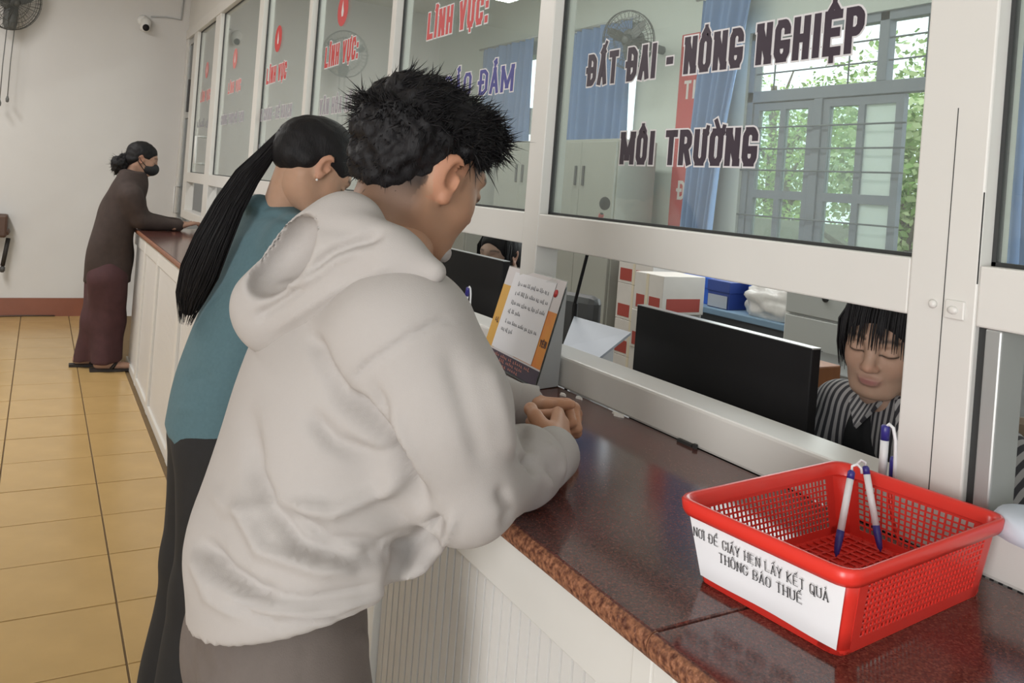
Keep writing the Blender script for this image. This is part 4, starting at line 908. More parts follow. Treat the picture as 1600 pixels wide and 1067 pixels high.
# ------------------------------------------------------------------ people kit: smooth solids on a grid, meshed with surface nets
def nrm(v): v = np.asarray(v, float); return v / (np.linalg.norm(v) + 1e-12)
def frame(fwd, up=(0, 0, 1)):
    x = nrm(fwd); y = nrm(np.cross(up, x)); z = np.cross(x, y); return np.stack([x, y, z], 1)      # columns: forward, left, up
class Solid:
    def __init__(s, lo, hi, h):
        s.lo = np.asarray(lo, float); s.h = h; s.n = np.ceil((np.asarray(hi, float) - s.lo) / h).astype(int) + 1
        s.G = np.full(s.n, .05, np.float32); s.ax = [s.lo[i] + h * np.arange(s.n[i]) for i in range(3)]
    def _loc(s, lo, hi):
        a = np.clip(np.floor((lo - s.lo) / s.h).astype(int), 0, s.n - 1); b = np.clip(np.ceil((hi - s.lo) / s.h).astype(int) + 1, 1, s.n)
        if np.any(b <= a): return None, None
        sl = tuple(slice(a[i], b[i]) for i in range(3))
        X, Y, Z = np.meshgrid(*[s.ax[i][sl[i]] for i in range(3)], indexing='ij'); return sl, np.stack([X, Y, Z], -1)
    def _put(s, sl, d, k, sub):
        a = s.G[sl]; d = d.astype(np.float32)
        if sub:
            b = -d; h = np.maximum(k - np.abs(a - b), 0) / k; s.G[sl] = np.maximum(a, b) + h * h * k * .25
        else:
            h = np.maximum(k - np.abs(a - d), 0) / k; s.G[sl] = np.minimum(a, d) - h * h * k * .25
    def cap(s, a, b, ra, rb=None, k=.02, flat=None, sub=False):
        rb = ra if rb is None else rb; a = np.asarray(a, float); b = np.asarray(b, float); R = max(ra, rb) * (1 if flat is None else max(1, flat[1])) + k + s.h * 2 + .01
        sl, P = s._loc(np.minimum(a, b) - R, np.maximum(a, b) + R)
        if sl is None: return s
        d = b - a; t = np.clip(((P - a) @ d) / (d @ d + 1e-12), 0, 1); q = P - a - t[..., None] * d
        if flat is not None:
            n = nrm(flat[0]); q = q + (q @ n)[..., None] * n * (1 / flat[1] - 1)
        s._put(sl, np.linalg.norm(q, axis=-1) - (ra + (rb - ra) * t), k, sub); return s
    def chain(s, pts, rs, k=.02, flat=None):
        for i in range(len(pts) - 1): s.cap(pts[i], pts[i + 1], rs[i], rs[i + 1], k, flat)
        return s
    def ell(s, c, r, R=None, k=.02, sub=False):
        c = np.asarray(c, float); r = np.asarray(r, float); R = np.eye(3) if R is None else R; m = r.max() + k + s.h * 2 + .01
        sl, P = s._loc(c - m, c + m)
        if sl is None: return s
        q = (P - c) @ R; k0 = np.linalg.norm(q / r, axis=-1); k1 = np.linalg.norm(q / (r * r), axis=-1) + 1e-9
        s._put(sl, k0 * (k0 - 1) / k1, k, sub); return s
    def col(s, rows, k=.02, ex=2.):
        """upright column: rows of (z, x, y, half depth, half width), flat ends"""
        rows = np.array(sorted(map(tuple, rows)), float); m = rows[:, 3:5].max() + k + .02
        sl, P = s._loc(np.array([rows[:, 1].min() - m, rows[:, 2].min() - m, rows[0, 0] - k - .02]), np.array([rows[:, 1].max() + m, rows[:, 2].max() + m, rows[-1, 0] + k + .02]))
        z = P[..., 2]; zz = np.linspace(rows[0, 0], rows[-1, 0], 60); I = []
        for c in range(1, 5):
            v = np.interp(zz, rows[:, 0], rows[:, c]); w = np.convolve(np.r_[[v[0]] * 4, v, [v[-1]] * 4], np.ones(9) / 9, 'valid'); I.append(np.interp(z, zz, w))
        cx, cy, rx, ry = I; q = ((np.abs(P[..., 0] - cx) / rx) ** ex + (np.abs(P[..., 1] - cy) / ry) ** ex) ** (1 / ex)
        d = np.maximum((q - 1) * np.minimum(rx, ry), np.maximum(rows[0, 0] - z, z - rows[-1, 0])); s._put(sl, d, k, False); return s
    def plane_cut(s, p, n, k=.005):
        """remove everything on the side n points to"""
        P = np.stack(np.meshgrid(*s.ax, indexing='ij'), -1); d = ((P - np.asarray(p, float)) @ nrm(n)); s._put(tuple(slice(None) for _ in range(3)), -d * 1.0, k, True) if False else None
        a = s.G; b = d.astype(np.float32); s.G = np.maximum(a, b); return s
    def mesh(s, smooth=2):
        G = s.G; n = s.n; ins = G < 0
        cs = np.zeros(tuple(n - 1), np.int8)
        for dx in (0, 1):
            for dy in (0, 1):
                for dz in (0, 1): cs += ins[dx:n[0] - 1 + dx, dy:n[1] - 1 + dy, dz:n[2] - 1 + dz]
        act = (cs > 0) & (cs < 8); idx = np.argwhere(act); vid = np.full(act.shape, -1, np.int64); vid[act] = np.arange(len(idx))
        acc = np.zeros((len(idx), 3)); cnt = np.zeros(len(idx)); E = []
        for ax in range(3):
            o = [(0, 0), (0, 1), (1, 0), (1, 1)]
            for p, q in o:
                c0 = [0, 0, 0]; oth = [i for i in range(3) if i != ax]; c0[oth[0]] = p; c0[oth[1]] = q; c1 = list(c0); c1[ax] = 1
                a = G[idx[:, 0] + c0[0], idx[:, 1] + c0[1], idx[:, 2] + c0[2]]; b = G[idx[:, 0] + c1[0], idx[:, 1] + c1[1], idx[:, 2] + c1[2]]
                m = (a < 0) != (b < 0); t = np.where(m, a / np.where(m, a - b, 1), 0)
                pt = np.tile(np.array(c0, float), (len(idx), 1)); pt[:, ax] = t
                acc[m] += pt[m]; cnt[m] += 1
        V = (idx + acc / np.maximum(cnt, 1)[:, None]) * s.h + s.lo
        F = []
        for ax in range(3):
            a = [slice(None)] * 3; b = [slice(None)] * 3; a[ax] = slice(0, n[ax] - 1); b[ax] = slice(1, n[ax])
            A = ins[tuple(a)]; B = ins[tuple(b)]; e = np.argwhere(A != B); sg = A[tuple(e.T)]
            o1, o2 = [(1, 2), (2, 0), (0, 1)][ax]
            ok = (e[:, o1] > 0) & (e[:, o2] > 0) & (e[:, o1] < n[o1] - 1) & (e[:, o2] < n[o2] - 1); e = e[ok]; sg = sg[ok]
            def at(d1, d2):
                c = e.copy(); c[:, o1] -= d1; c[:, o2] -= d2; return vid[tuple(c.T)]
            Q = np.stack([at(1, 1), at(0, 1), at(0, 0), at(1, 0)], 1); Q[~sg] = Q[~sg][:, ::-1]; F.append(Q)
        F = np.concatenate(F); F = F[(F >= 0).all(1)]
        return relax(V, F, smooth), F
def relax(V, F, it, w=.5):
    if it <= 0: return V
    a = np.concatenate([F[:, i] for i in range(4)]); b = np.concatenate([F[:, (i + 1) % 4] for i in range(4)])
    src = np.concatenate([a, b]); dst = np.concatenate([b, a]); c = np.bincount(src, minlength=len(V)).astype(float); c[c == 0] = 1
    for _ in range(it):
        S_ = np.stack([np.bincount(src, V[dst, i], len(V)) for i in range(3)], 1) / c[:, None]; V = V + w * (S_ - V)
    return V
def normals(V, F):
    fn = np.cross(V[F[:, 2]] - V[F[:, 0]], V[F[:, 3]] - V[F[:, 1]]); N = np.zeros_like(V)
    for i in range(4):
        for k in range(3): N[:, k] += np.bincount(F[:, i], fn[:, k], len(V))
    return N / (np.linalg.norm(N, axis=1, keepdims=True) + 1e-12)
def pix(V):
    d = V - CAMP; w = d @ FWD; return np.stack([CX + FOC * (d @ XI) / w, CY + FOC * (d @ YI) / w], 1), w
def surf(V, x, y, rad=9):
    """distance along the view axis to the nearest surface point seen at a pixel"""
    P, w = pix(V); m = np.hypot(P[:, 0] - x, P[:, 1] - y) < rad
    return float(w[m].min()) if m.any() else surf(V, x, y, rad * 2)
def sculpt(V, F, strokes, facing=.05):
    """folds: each stroke is (pixel polyline, width in pixels, height in metres); moves the cloth along its normal"""
    N = normals(V, F); P, w = pix(V); vd = nrm(np.array([1, 1, 1])); vdir = (V - CAMP) / np.linalg.norm(V - CAMP, axis=1, keepdims=True)
    vis = np.clip(((-(N * vdir).sum(1)) - facing) / .25, 0, 1); D = np.zeros(len(V))
    for pts, sg, amt in strokes:
        pts = np.array(pts, float); best = np.full(len(V), 1e9); tt = np.zeros(len(V)); L = np.r_[0, np.cumsum(np.linalg.norm(np.diff(pts, axis=0), axis=1))]
        for i in range(len(pts) - 1):
            a, b = pts[i], pts[i + 1]; d = b - a; t = np.clip(((P - a) @ d) / (d @ d), 0, 1); q = np.linalg.norm(P - a - t[:, None] * d, axis=1)
            m = q < best; best[m] = q[m]; tt[m] = (L[i] + t[m] * (L[i + 1] - L[i])) / L[-1]
        tap = np.clip(np.minimum(tt, 1 - tt) * 5 + .15, 0, 1); D += amt * np.exp(-(best / sg) ** 2) * tap
    return V + N * (D * vis)[:, None]
def fold_noise(V, F, amp, freq, stretch=(1, 1, 1), seed=0.):
    N = normals(V, F); st = np.array(stretch)
    d = np.array([mnoise.noise(Vector(p * st * freq + seed)) for p in V]); return V + N * (amp * d)[:, None]
def quads_obj(name, V, F, mats, parent, cols=None, mi=None):
    me = bpy.data.meshes.new(name); off = np.array(parent['_w']); me.from_pydata((V - off).tolist(), [], F.tolist())
    if not isinstance(mats, (list, tuple)): mats = [mats]
    for m in mats: me.materials.append(m)
    me.polygons.foreach_set('use_smooth', [True] * len(me.polygons))
    if mi is not None: me.polygons.foreach_set('material_index', [int(i) for i in mi])
    if cols is not None:
        at = me.color_attributes.new('tint', 'FLOAT_COLOR', 'POINT'); at.data.foreach_set('color', np.c_[cols, np.ones(len(cols))].astype(np.float32).ravel())
    me.update(); return link(name, me, parent, off)
def join(parts):
    Vs, Fs, Cs = [], [], []; n = 0
    for V, F, c in parts: Vs.append(V); Fs.append(F + n); Cs.append(c); n += len(V)
    return np.concatenate(Vs), np.concatenate(Fs), np.concatenate(Cs)
SKIN = mat('skin', (.4, .25, .18), .55, sss=.12, attr='tint', var=.12, scale=60, bump=.05, bscale=300, spec=.35)

def head_mesh(pos, R, tone, sex='m', h=.0035, stubble=None, look_down=True, k_scale=1., neck=.235, nx=-.05, lip=(.30, .10, .09), brow=(.03, .02, .017)):
    s = Solid((-.15, -.11, -.24), (.14, .11, .14), h)
    f = 1. if sex == 'm' else .94
    s.ell((-.014, 0, .028), (.098, .0755, .086), k=.02); s.ell((.02, 0, -.028), (.068, .0615 * f, .083), k=.03)
    s.ell((.030, 0, -.078), (.05 * f, .046 * f, .036), k=.03); s.ell((.066, 0, -.1), (.018, .021, .015), k=.02)
    for y in (-1, 1):
        s.ell((.046, y * .036 * f, -.034), (.032, .027, .034), k=.02)
        s.cap((-.03, y * .052 * f, -.055), (.05, y * .03 * f, -.098), .02, .014, k=.03)
    s.ell((.072, 0, .022), (.020, .048, .013), k=.02)
    for y in (-1, 1): s.ell((.094, y * .032, -.002), (.014, .018, .011), k=.014, sub=True)
    s.cap((.082, 0, .014), (.101, 0, -.03), .008, .0115, k=.014); s.ell((.104, 0, -.034), (.011, .0105, .009), k=.01)
    for y in (-1, 1): s.ell((.094, y * .0125, -.038), (.011, .0075, .007), k=.006)
    for y in (-1, 1): s.ell((.0745, y * .032, -.003), (.0135, .0165, .0115), k=.004)
    s.ell((.086, 0, -.0635), (.0095, .023, .005), k=.008); s.ell((.0845, 0, -.073), (.010, .019, .006), k=.008)
    s.cap((.0965, -.02, -.0685), (.0965, .02, -.0685), .0014, k=.003, sub=True)
    for y in (-1, 1):                                                                    # ears: tilted cup with rim and lobe
        Re = frame((1, y * .35, 0), (-.18, y * .25, 1))
        s.ell((-.016, y * .0765, -.006), (.0225, .0085, .034), Re, k=.006); s.ell((-.009, y * .0855, -.003), (.0125, .0105, .021), Re, k=.004, sub=True)
        s.ell((-.004, y * .0765, -.034), (.009, .006, .011), k=.006); s.cap((.004, y * .073, -.012), (.004, y * .074, -.002), .005, k=.004)
    s.cap((-.028, 0, -.05), (nx, 0, -neck), .054 * f, .058 * f, k=.03)
    if sex == 'm': s.ell((.008, 0, -.15), (.016, .012, .014), k=.02)
    V, F = s.mesh(2)
    C = np.tile(np.array(tone), (len(V), 1)); x, y, z = V.T
    def mixc(m, c):
        nonlocal C; m = np.clip(m, 0, 1)[:, None]; C = C * (1 - m) + np.array(c) * m
    g = lambda v, c, s_: np.exp(-((v - c) / s_) ** 2)
    warm = np.array(tone) * np.array([1.12, .86, .8])
    mixc(g(x, .055, .03) * (g(y, .04, .02) + g(y, -.04, .02)) * g(z, -.035, .02) * .5, warm); mixc(g(z, -.034, .012) * (x > .09) * .5, warm); mixc((np.abs(y) > .072) * (np.abs(z + .006) < .04) * (x > -.045) * .55, warm)
    mixc((x > .075) * np.exp(-((np.abs(y)) / .022) ** 4) * g(z, -.0685, .0085), lip)
    bz = .0235 + .004 * np.sin(np.clip((np.abs(y) - .014) / .036, 0, 1) * math.pi)
    mixc((x > .035) * g(z, bz, .0042) * (np.abs(y) > .013) * (np.abs(y) < .052) * .85, brow)
    mixc((x > .06) * g(z, -.0085 + .12 * np.clip(np.abs(np.abs(y) - .032), 0, .03) , .0022) * (np.abs(np.abs(y) - .032) < .0175), (.02, .012, .01))
    if stubble is not None: mixc(stubble(x, y, z), (.022, .018, .017))
    W = V * k_scale @ R.T + np.asarray(pos); return W, F, C
def hand_solid(s, wrist, xd, dorsal, thumb_sgn, curls, thumb, sc=1., spread=.0, k=.008):
    """adds a hand: xd along the fingers, dorsal = back of hand; curls = per finger (a1,a2,a3); thumb = three directions in hand axes"""
    x = nrm(xd); z = nrm(np.asarray(dorsal) - x * (np.asarray(dorsal) @ x)); y = np.cross(z, x) * thumb_sgn; o = np.asarray(wrist, float)
    L = lambda p: o + sc * (x * p[0] + y * p[1] + z * p[2])
    mcp = [(.088, .027, .002), (.092, .007, .004), (.087, -.013, .002), (.078, -.031, -.002)]; ln = [(.043, .026, .02), (.047, .03, .021), (.043, .028, .02), (.034, .021, .018)]; rr = [.0098, .0102, .0096, .0084]
    for i, m in enumerate(mcp):
        s.cap(L((0, m[1] * .55, 0)), L(m), .019 * sc, .0125 * sc, k=.012, flat=(z, .8))
        p = np.array(m); a = 0.; sp = (1.5 - i) * spread
        for j in range(3):
            a += curls[i][j]; d = np.array([math.cos(a) * math.cos(sp), math.sin(sp) * math.cos(a), -math.sin(a)]); q = p + d * ln[i][j]
            s.cap(L(p), L(q), rr[i] * sc * (1 - .1 * j), rr[i] * sc * (.9 - .1 * j), k=.004); p = q
    p = np.array((.022, .026, -.010)); s.cap(L((.0, .012, 0)), L(p), .018 * sc, .016 * sc, k=.012)
    for d, l, r0, r1 in zip(thumb, (.042, .032, .026), (.0155, .0118, .0105), (.0118, .0105, .0088)):
        q = p + nrm(d) * l; s.cap(L(p), L(q), r0 * sc, r1 * sc, k=.006); p = q
    s.cap(L((-.07, 0, 0)), L((.01, 0, 0)), .027 * sc, .023 * sc, k=.015, flat=(z, .82))
def hair_tufts(V, F, n, length, rad, flow, jit, seed, mask=None, segs=3):
    """short tapering tufts growing from a surface; flow(p, nrm) gives the growing direction"""
    R = np.random.RandomState(seed); N = normals(V, F); cand = np.arange(len(V)) if mask is None else np.where(mask)[0]; ids = R.choice(cand, n); vs, fs = [], []
    for i in ids:
        p = V[i] - N[i] * .004; d = nrm(flow(V[i], N[i]) + R.normal(0, jit, 3)); L_ = length * R.uniform(.5, 1.25); b = nrm(np.cross(d, R.normal(0, 1, 3))); c = np.cross(d, b); bend = R.normal(0, .35, 3); o = len(vs)
        for k in range(segs):
            t = k / segs; q = p + d * L_ * t + bend * L_ * t * t; r_ = rad * (1 - .75 * t)
            for m in range(3): vs.append(q + r_ * (b * math.cos(2.094 * m) + c * math.sin(2.094 * m)))
        vs.append(p + d * L_ + bend * L_); tip = len(vs) - 1
        for k in range(segs - 1):
            for m in range(3): fs.append((o + 3 * k + m, o + 3 * k + (m + 1) % 3, o + 3 * k + 3 + (m + 1) % 3, o + 3 * k + 3 + m))
        for m in range(3): fs.append((o + 3 * segs - 3 + m, o + 3 * segs - 3 + (m + 1) % 3, tip))
    return vs, fs
HAIR = mat('black_hair', (.009, .008, .009), .6, var=.4, scale=40, bump=.35, bscale=260, stretch=(1, 1, .25), spec=.25)
def rot(yaw, pitch, roll=0.):
    """columns forward, left, up; pitch > 0 looks down, roll > 0 tips the head to its right"""
    cy, sy, cp, sp = math.cos(yaw), math.sin(yaw), math.cos(pitch), math.sin(pitch)
    f = np.array([cy * cp, sy * cp, -sp]); l = np.array([-sy, cy, 0]); u = np.cross(f, l); cr, sr = math.cos(roll), math.sin(roll)
    return np.stack([f, l * cr + u * sr, u * cr - l * sr], 1)
# ------------------------------------------------------------------ the man in the pale hooded jacket
man = thing('person', (.30, 1.11, 0), 'man in pale grey hooded jacket leaning his forearms on the counter', 'person')
TONE = (.43, .24, .15)
A = np.array
pel, wst, chs, nkb = A([.325, 1.10, .86]), A([.355, 1.11, 1.02]), A([.395, 1.11, 1.21]), A([.445, 1.115, 1.355])
rsh, lsh = A([.415, .945, 1.265]), A([.435, 1.285, 1.275])
rel, rwr = A([.495, .915, 1.065]), A([.745, 1.085, 1.036])
lel, lwr = A([.66, 1.46, 1.045]), A([.865, 1.335, 1.035])
HR = rot(math.radians(15), math.radians(20), math.radians(4)); HP = onD(662, 268, 1.225)
# --- body (continuous skin surface, mostly under the clothes)
s = Solid((.0, .72, .0), (.98, 1.56, 1.5), .011)
s.chain([pel, wst, chs, nkb], [.09, .085, .085, .06], .05); s.cap(rsh + [.02, 0, -.02], lsh + [.02, 0, -.02], .045, .045, .04); s.cap(nkb, HP + HR @ A([-.04, 0, -.13]), .058, .055, .03)
s.chain([rsh, rel, rwr], [.045, .038, .028], .03); s.chain([lsh, lel, lwr], [.045, .038, .028], .03)
for sy in (-1, 1): s.chain([pel + [0, sy * .08, -.06], [.30, 1.11 + sy * .11, .46], [.27, 1.11 + sy * .12, .06]], [.085, .06, .042], .03)
Vb, Fb = s.mesh(1); body = (Vb, Fb, np.tile(A(TONE), (len(Vb), 1)))
def fade(x, y, z):
    up = np.clip((z + .035 - .02 * (x > .02)) / .05, 0, 1); line = np.clip((.052 - x - .25 * np.clip(-z, 0, 1)) / .02, 0, 1)
    back = np.clip((z + .105) / .075, 0, 1) * np.clip((-.015 - x) / .03, 0, 1); side = np.clip((z - .005) / .03, 0, 1) * np.clip((.062 - x) / .02, 0, 1)
    ear = np.exp(-(((x + .012) / .032) ** 2 + ((z + .004) / .04) ** 2)) * (np.abs(y) > .066); burn = np.clip((.034 - x) / .012, 0, 1) * np.clip((x - .008) / .008, 0, 1) * np.clip((z + .03) / .02, 0, 1) * .75
    return np.clip(np.maximum(np.maximum(back, side), burn) * .93 - ear * 1.4, 0, 1)
hd = head_mesh(HP, HR, TONE, 'm', .0032, fade, k_scale=1.03)
s = Solid((.72, 1.05, .97), (1.0, 1.42, 1.11), .0024)
Ch = A([.862, 1.235, 1.035])
# right hand: fist with the thumb uppermost, closed round the fingers of the left
hand_solid(s, rwr + A([.005, .005, 0]), nrm(A([.085, .105, .022])), nrm(A([.75, -.6, .38])), 1, [(1.15, 1.55, .9), (1.25, 1.6, .9), (1.3, 1.6, .9), (1.35, 1.6, .9)], [(.75, .45, -.45), (.9, .1, -.35), (.9, -.35, -.35)], 1.0)
hand_solid(s, lwr, nrm(A([.045, -.105, .016])), nrm(A([.45, .35, .75])), -1, [(1.0, 1.4, .8), (1.1, 1.5, .8), (1.2, 1.5, .8), (1.2, 1.5, .8)], [(.8, .45, -.1), (1, .15, .05), (1, .05, .1)], .96)
Vh, Fh = s.mesh(2); hands = (Vh, Fh, np.tile(A(TONE) * A([1.12, 1.05, 1.0]), (len(Vh), 1)))
V, F, C = join([body, hd, hands]); quads_obj('body', V, F, SKIN, man, C)
# --- hair
s = Solid((-.16, -.13, -.12), (.15, .13, .17), .004)
s.ell((-.022, 0, .048), (.108, .083, .070), k=.02); s.ell((.045, 0, .078), (.055, .064, .036), k=.03); s.ell((.058, -.012, .072), (.028, .046, .026), k=.02); s.ell((-.066, 0, .02), (.052, .074, .085), k=.03)
s.ell((-.005, 0, .088), (.078, .062, .026), k=.03)
for y in (-1, 1): s.ell((-.01, y * .099, -.045), (.06, .03, .062), k=.02, sub=True)
s.ell((.114, 0, .016), (.06, .12, .066), k=.02, sub=True); s.ell((-.05, 0, -.165), (.13, .13, .10), k=.03, sub=True)
V, F = s.mesh(2); V = fold_noise(V, F, .009, 34, seed=3.); V = fold_noise(V, F, .005, 85, seed=9.)
def mflow(p, n):
    if p[0] > .035 and p[2] > .03: return nrm(n * .5 + A([.15, -.25, -.22]))
    return nrm(n * .34 + A([.7, -.3, .12]) * (p[2] > .06) + A([-.1, 0, -.9]) * (p[2] < .04))
tv, tf = hair_tufts(V, F, 4600, .022, .0015, mflow, .36, 5, (V[:, 2] > .03) & ~((V[:, 0] > .05) & (V[:, 2] < .06))); tv2, tf2 = hair_tufts(V, F, 2200, .009, .0011, mflow, .25, 6, V[:, 2] < .05)
hm = MB(); T_ = lambda P: A(P) * 1.03 @ HR.T + HP
hm.add(T_(V), F.tolist(), 0, True); hm.add(T_(tv), tf, 0, True); hm.add(T_(tv2), tf2, 0, True)
hm.build('hair', HAIR, man)['label'] = 'short tousled black hair with faded sides'
# --- trousers
TRS = mat('brown_grey_trousers', (.125, .102, .09), .85, var=.1, scale=60, bump=.15, bscale=500)
s = Solid((.05, .78, .03), (.66, 1.42, 1.0), .008)
s.ell(pel + [.0, 0, -.02], (.112, .150, .12), k=.05); s.ell(pel + [-.035, -.07, -.08], (.075, .08, .10), k=.04); s.ell(pel + [-.035, .07, -.08], (.075, .08, .10), k=.04)
for sy in (-1, 1): s.chain([pel + [.01, sy * .085, -.10], [.315, 1.11 + sy * .10, .46], [.285, 1.11 + sy * .115, .07]], [.092, .078, .072], .04)
V, F = s.mesh(3); V = fold_noise(V, F, .006, 9, (1, 1, .6), 2.)
V = sculpt(V, F, [([(345, 1000), (352, 1067)], 5, -.003), ([(300, 985), (330, 1067)], 14, -.004), ([(560, 985), (600, 1040)], 14, .006), ([(480, 1010), (470, 1067)], 5, -.002)])
tr = quads_obj('trousers', V, F, TRS, man)
SHOE = mat('black_shoe', (.02, .018, .017), .5)
for sy in (-1, 1):
    s = Solid((.1, .85, -.005), (.6, 1.4, .16), .006); c = A([.285, 1.11 + sy * .115, .0]); s.cap(c + [-.05, 0, .045], c + [.15, sy * .02, .035], .045, .04, .03); s.cap(c + [-.02, 0, .05], c + [0, 0, .11], .045, .05, .03); s.plane_cut((0, 0, .002), (0, 0, -1))
    V, F = s.mesh(1); quads_obj('shoe', V, F, SHOE, man)
# --- hooded jacket
HOOD = mat('pale_grey_fleece', (.395, .365, .345), .9, var=.05, scale=8, bump=.12, bscale=700)
s = Solid((.06, .72, .78), (.98, 1.62, 1.46), .0066)
s.col([(.80, .325, 1.095, .122, .16), (.875, .328, 1.096, .124, .162), (.90, .332, 1.098, .136, .178), (.945, .338, 1.10, .150, .188), (.98, .35, 1.105, .145, .190), (1.06, .365, 1.11, .136, .188), (1.16, .382, 1.11, .132, .19), (1.24, .40, 1.112, .122, .185), (1.30, .418, 1.115, .098, .15), (1.345, .435, 1.117, .075, .10)], .03, 2.2)
s.cap(rsh + [-.012, .03, -.0], lsh + [-.012, -.03, 0], .07, .07, .05)
s.chain([rsh + [.0, .01, -.01], (rsh + rel) / 2 + [.002, -.008, .0], rel + [0, .0, .005]], [.086, .080, .064], .05); s.chain([rel, (rel * .4 + rwr * .6), rwr + [-.06, -.042, .002]], [.062, .054, .045], .03)
s.chain([lsh, (lsh + lel) / 2, lel], [.085, .075, .06], .05); s.chain([lel, lel * .4 + lwr * .6, lwr + [-.02, .014, 0]], [.058, .052, .044], .03)
s.cap(pel + [.07, -.10, .08], pel + [.15, -.11, .13], .06, .035, .05)                     # slack front hem
s.cap(pel + [.08, -.02, .06], pel + [.18, .05, .12], .07, .05, .06)
s.plane_cut((.2, 1.15, .838), (.24, -.24, -1))
V0, F0 = s.mesh(0)
cv_ = onD(640, 868, surf(V0, 640, 868) + .001); ax_ = nrm(onD(690, 800, 1.) - onD(605, 905, 1.))
s.ell(cv_, (.052, .014, .022), frame(ax_, nrm(CAMP - cv_)), k=.02, sub=True)
V, F = s.mesh(2)
ST = [ # pixel polylines read off the folds in the photograph
 ([(520, 610), (560, 640), (600, 690), (640, 750), (668, 800)], 16, -.020), ([(485, 520), (505, 570), (535, 620)], 12, -.010), ([(478, 640), (520, 690), (590, 720), (640, 720)], 16, -.009),
 ([(540, 605), (575, 570), (640, 525), (690, 500), (722, 497)], 5, -.0045), ([(600, 640), (640, 720), (660, 780)], 14, .007), ([(585, 600), (620, 700), (640, 760)], 10, -.007),
 ([(330, 760), (360, 800), (420, 790), (440, 785)], 14, .004), ([(390, 640), (395, 740), (425, 800), (470, 850), (560, 880), (650, 850)], 15, -.011), ([(440, 790), (520, 800), (580, 770), (640, 750)], 14, .009),
 ([(435, 790), (520, 845), (600, 850), (640, 830)], 11, -.008), ([(365, 770), (410, 860), (500, 890), (590, 880)], 14, .008), ([(310, 840), (350, 890), (400, 925), (440, 930)], 16, -.012), ([(300, 860), (330, 930), (380, 960)], 14, .006),
 ([(420, 935), (480, 940), (560, 925), (600, 910)], 10, -.006), ([(320, 900), (400, 950), (500, 962), (600, 930)], 9, .005), ([(330, 925), (430, 975), (530, 965), (600, 935)], 6, -.004),
 ([(620, 880), (660, 850), (690, 810)], 16, -.014), ([(640, 905), (690, 850), (712, 800)], 8, .006), ([(700, 540), (730, 640), (760, 740)], 20, -.004), ([(760, 560), (790, 660), (800, 720)], 16, .005),
 ([(805, 650), (830, 700), (838, 745)], 9, -.011), ([(800, 720), (835, 715), (865, 745)], 8, -.006), ([(850, 690), (880, 720), (880, 750)], 7, .004), ([(780, 760), (800, 800), (790, 830)], 13, -.006), ([(820, 690), (850, 730), (862, 770)], 7, .005)]
V = fold_noise(V, F, .0045, 7, (1, 1, .7), 4.); V = sculpt(V, F, [(p_, w_ * .9, a_ * 1.55) for p_, w_, a_ in ST])
jk = quads_obj('hooded_jacket', V, F, HOOD, man)
# cuffs
for a, b, r0 in ((rwr + A([-.052, -.036, .002]), rwr + A([-.005, -.003, 0]), .046), (lwr + A([-.04, .025, 0]), lwr + A([-.002, .002, 0]), .043)):
    d = nrm(b - a); MB().lathe([(r0 * .9, -.004), (r0 * 1.04, .004), (r0 * 1.0, .03), (r0 * .95, np.linalg.norm(b - a) + .004), (r0 * .82, np.linalg.norm(b - a) + .006), (r0 * .6, np.linalg.norm(b - a) - .004)], a, d, 26).build('cuff', HOOD, jk)
# hood: slack pouch lying on the back, open towards the left
sd = lambda x, y, o=0.: onD(x, y, surf(V, x, y) + o)
hc = sd(512, 420, .03)
s = Solid(hc - A([.27, .27, .2]), hc + A([.27, .27, .22]), .0045)
e1 = nrm(sd(600, 400) - sd(420, 500)); nb = nrm(CAMP - hc); e2 = nrm(np.cross(nb, e1)); e3 = np.cross(e1, e2); Rh = np.stack([e1, e2, e3], 1)
s.ell(sd(505, 438, -.005), (.125, .075, .045), Rh, k=.03); s.ell(sd(420, 492, .0), (.05, .06, .042), Rh, k=.04); s.ell(onD(505, 378, surf(V, 505, 430) + .015), (.095, .05, .04), Rh, k=.03)
s.chain([sd(560, 400, .01), sd(620, 405, .01), sd(678, 425, .0)], [.036, .03, .016], .03); s.chain([onD(540, 345, surf(V, 540, 430) + .06), onD(620, 370, 1.24), onD(690, 395, 1.22)], [.034, .034, .016], .03)
V0, F0 = s.mesh(1)
s.ell(onD(440, 402, surf(V0, 440, 402) + .022), (.066, .036, .075), frame(nrm(onD(478, 352, 1.1) - onD(405, 425, 1.1)), nb), k=.006, sub=True)
s.cap(HP + HR @ A([-.035, 0, -.07]), nkb + [.0, 0, -.03], .066, .07, k=.02, sub=True)
V, F = s.mesh(3)
V = sculpt(V, F, [([(475, 430), (520, 395), (570, 375), (600, 362)], 9, -.012), ([(395, 500), (440, 470), (480, 440)], 9, -.009), ([(430, 450), (470, 445), (520, 405), (570, 385)], 8, .007), ([(440, 340), (480, 350), (560, 360)], 14, -.004), ([(420, 520), (520, 455), (620, 410)], 9, .004)])
hd_ = quads_obj('hood', V, F, HOOD, jk)
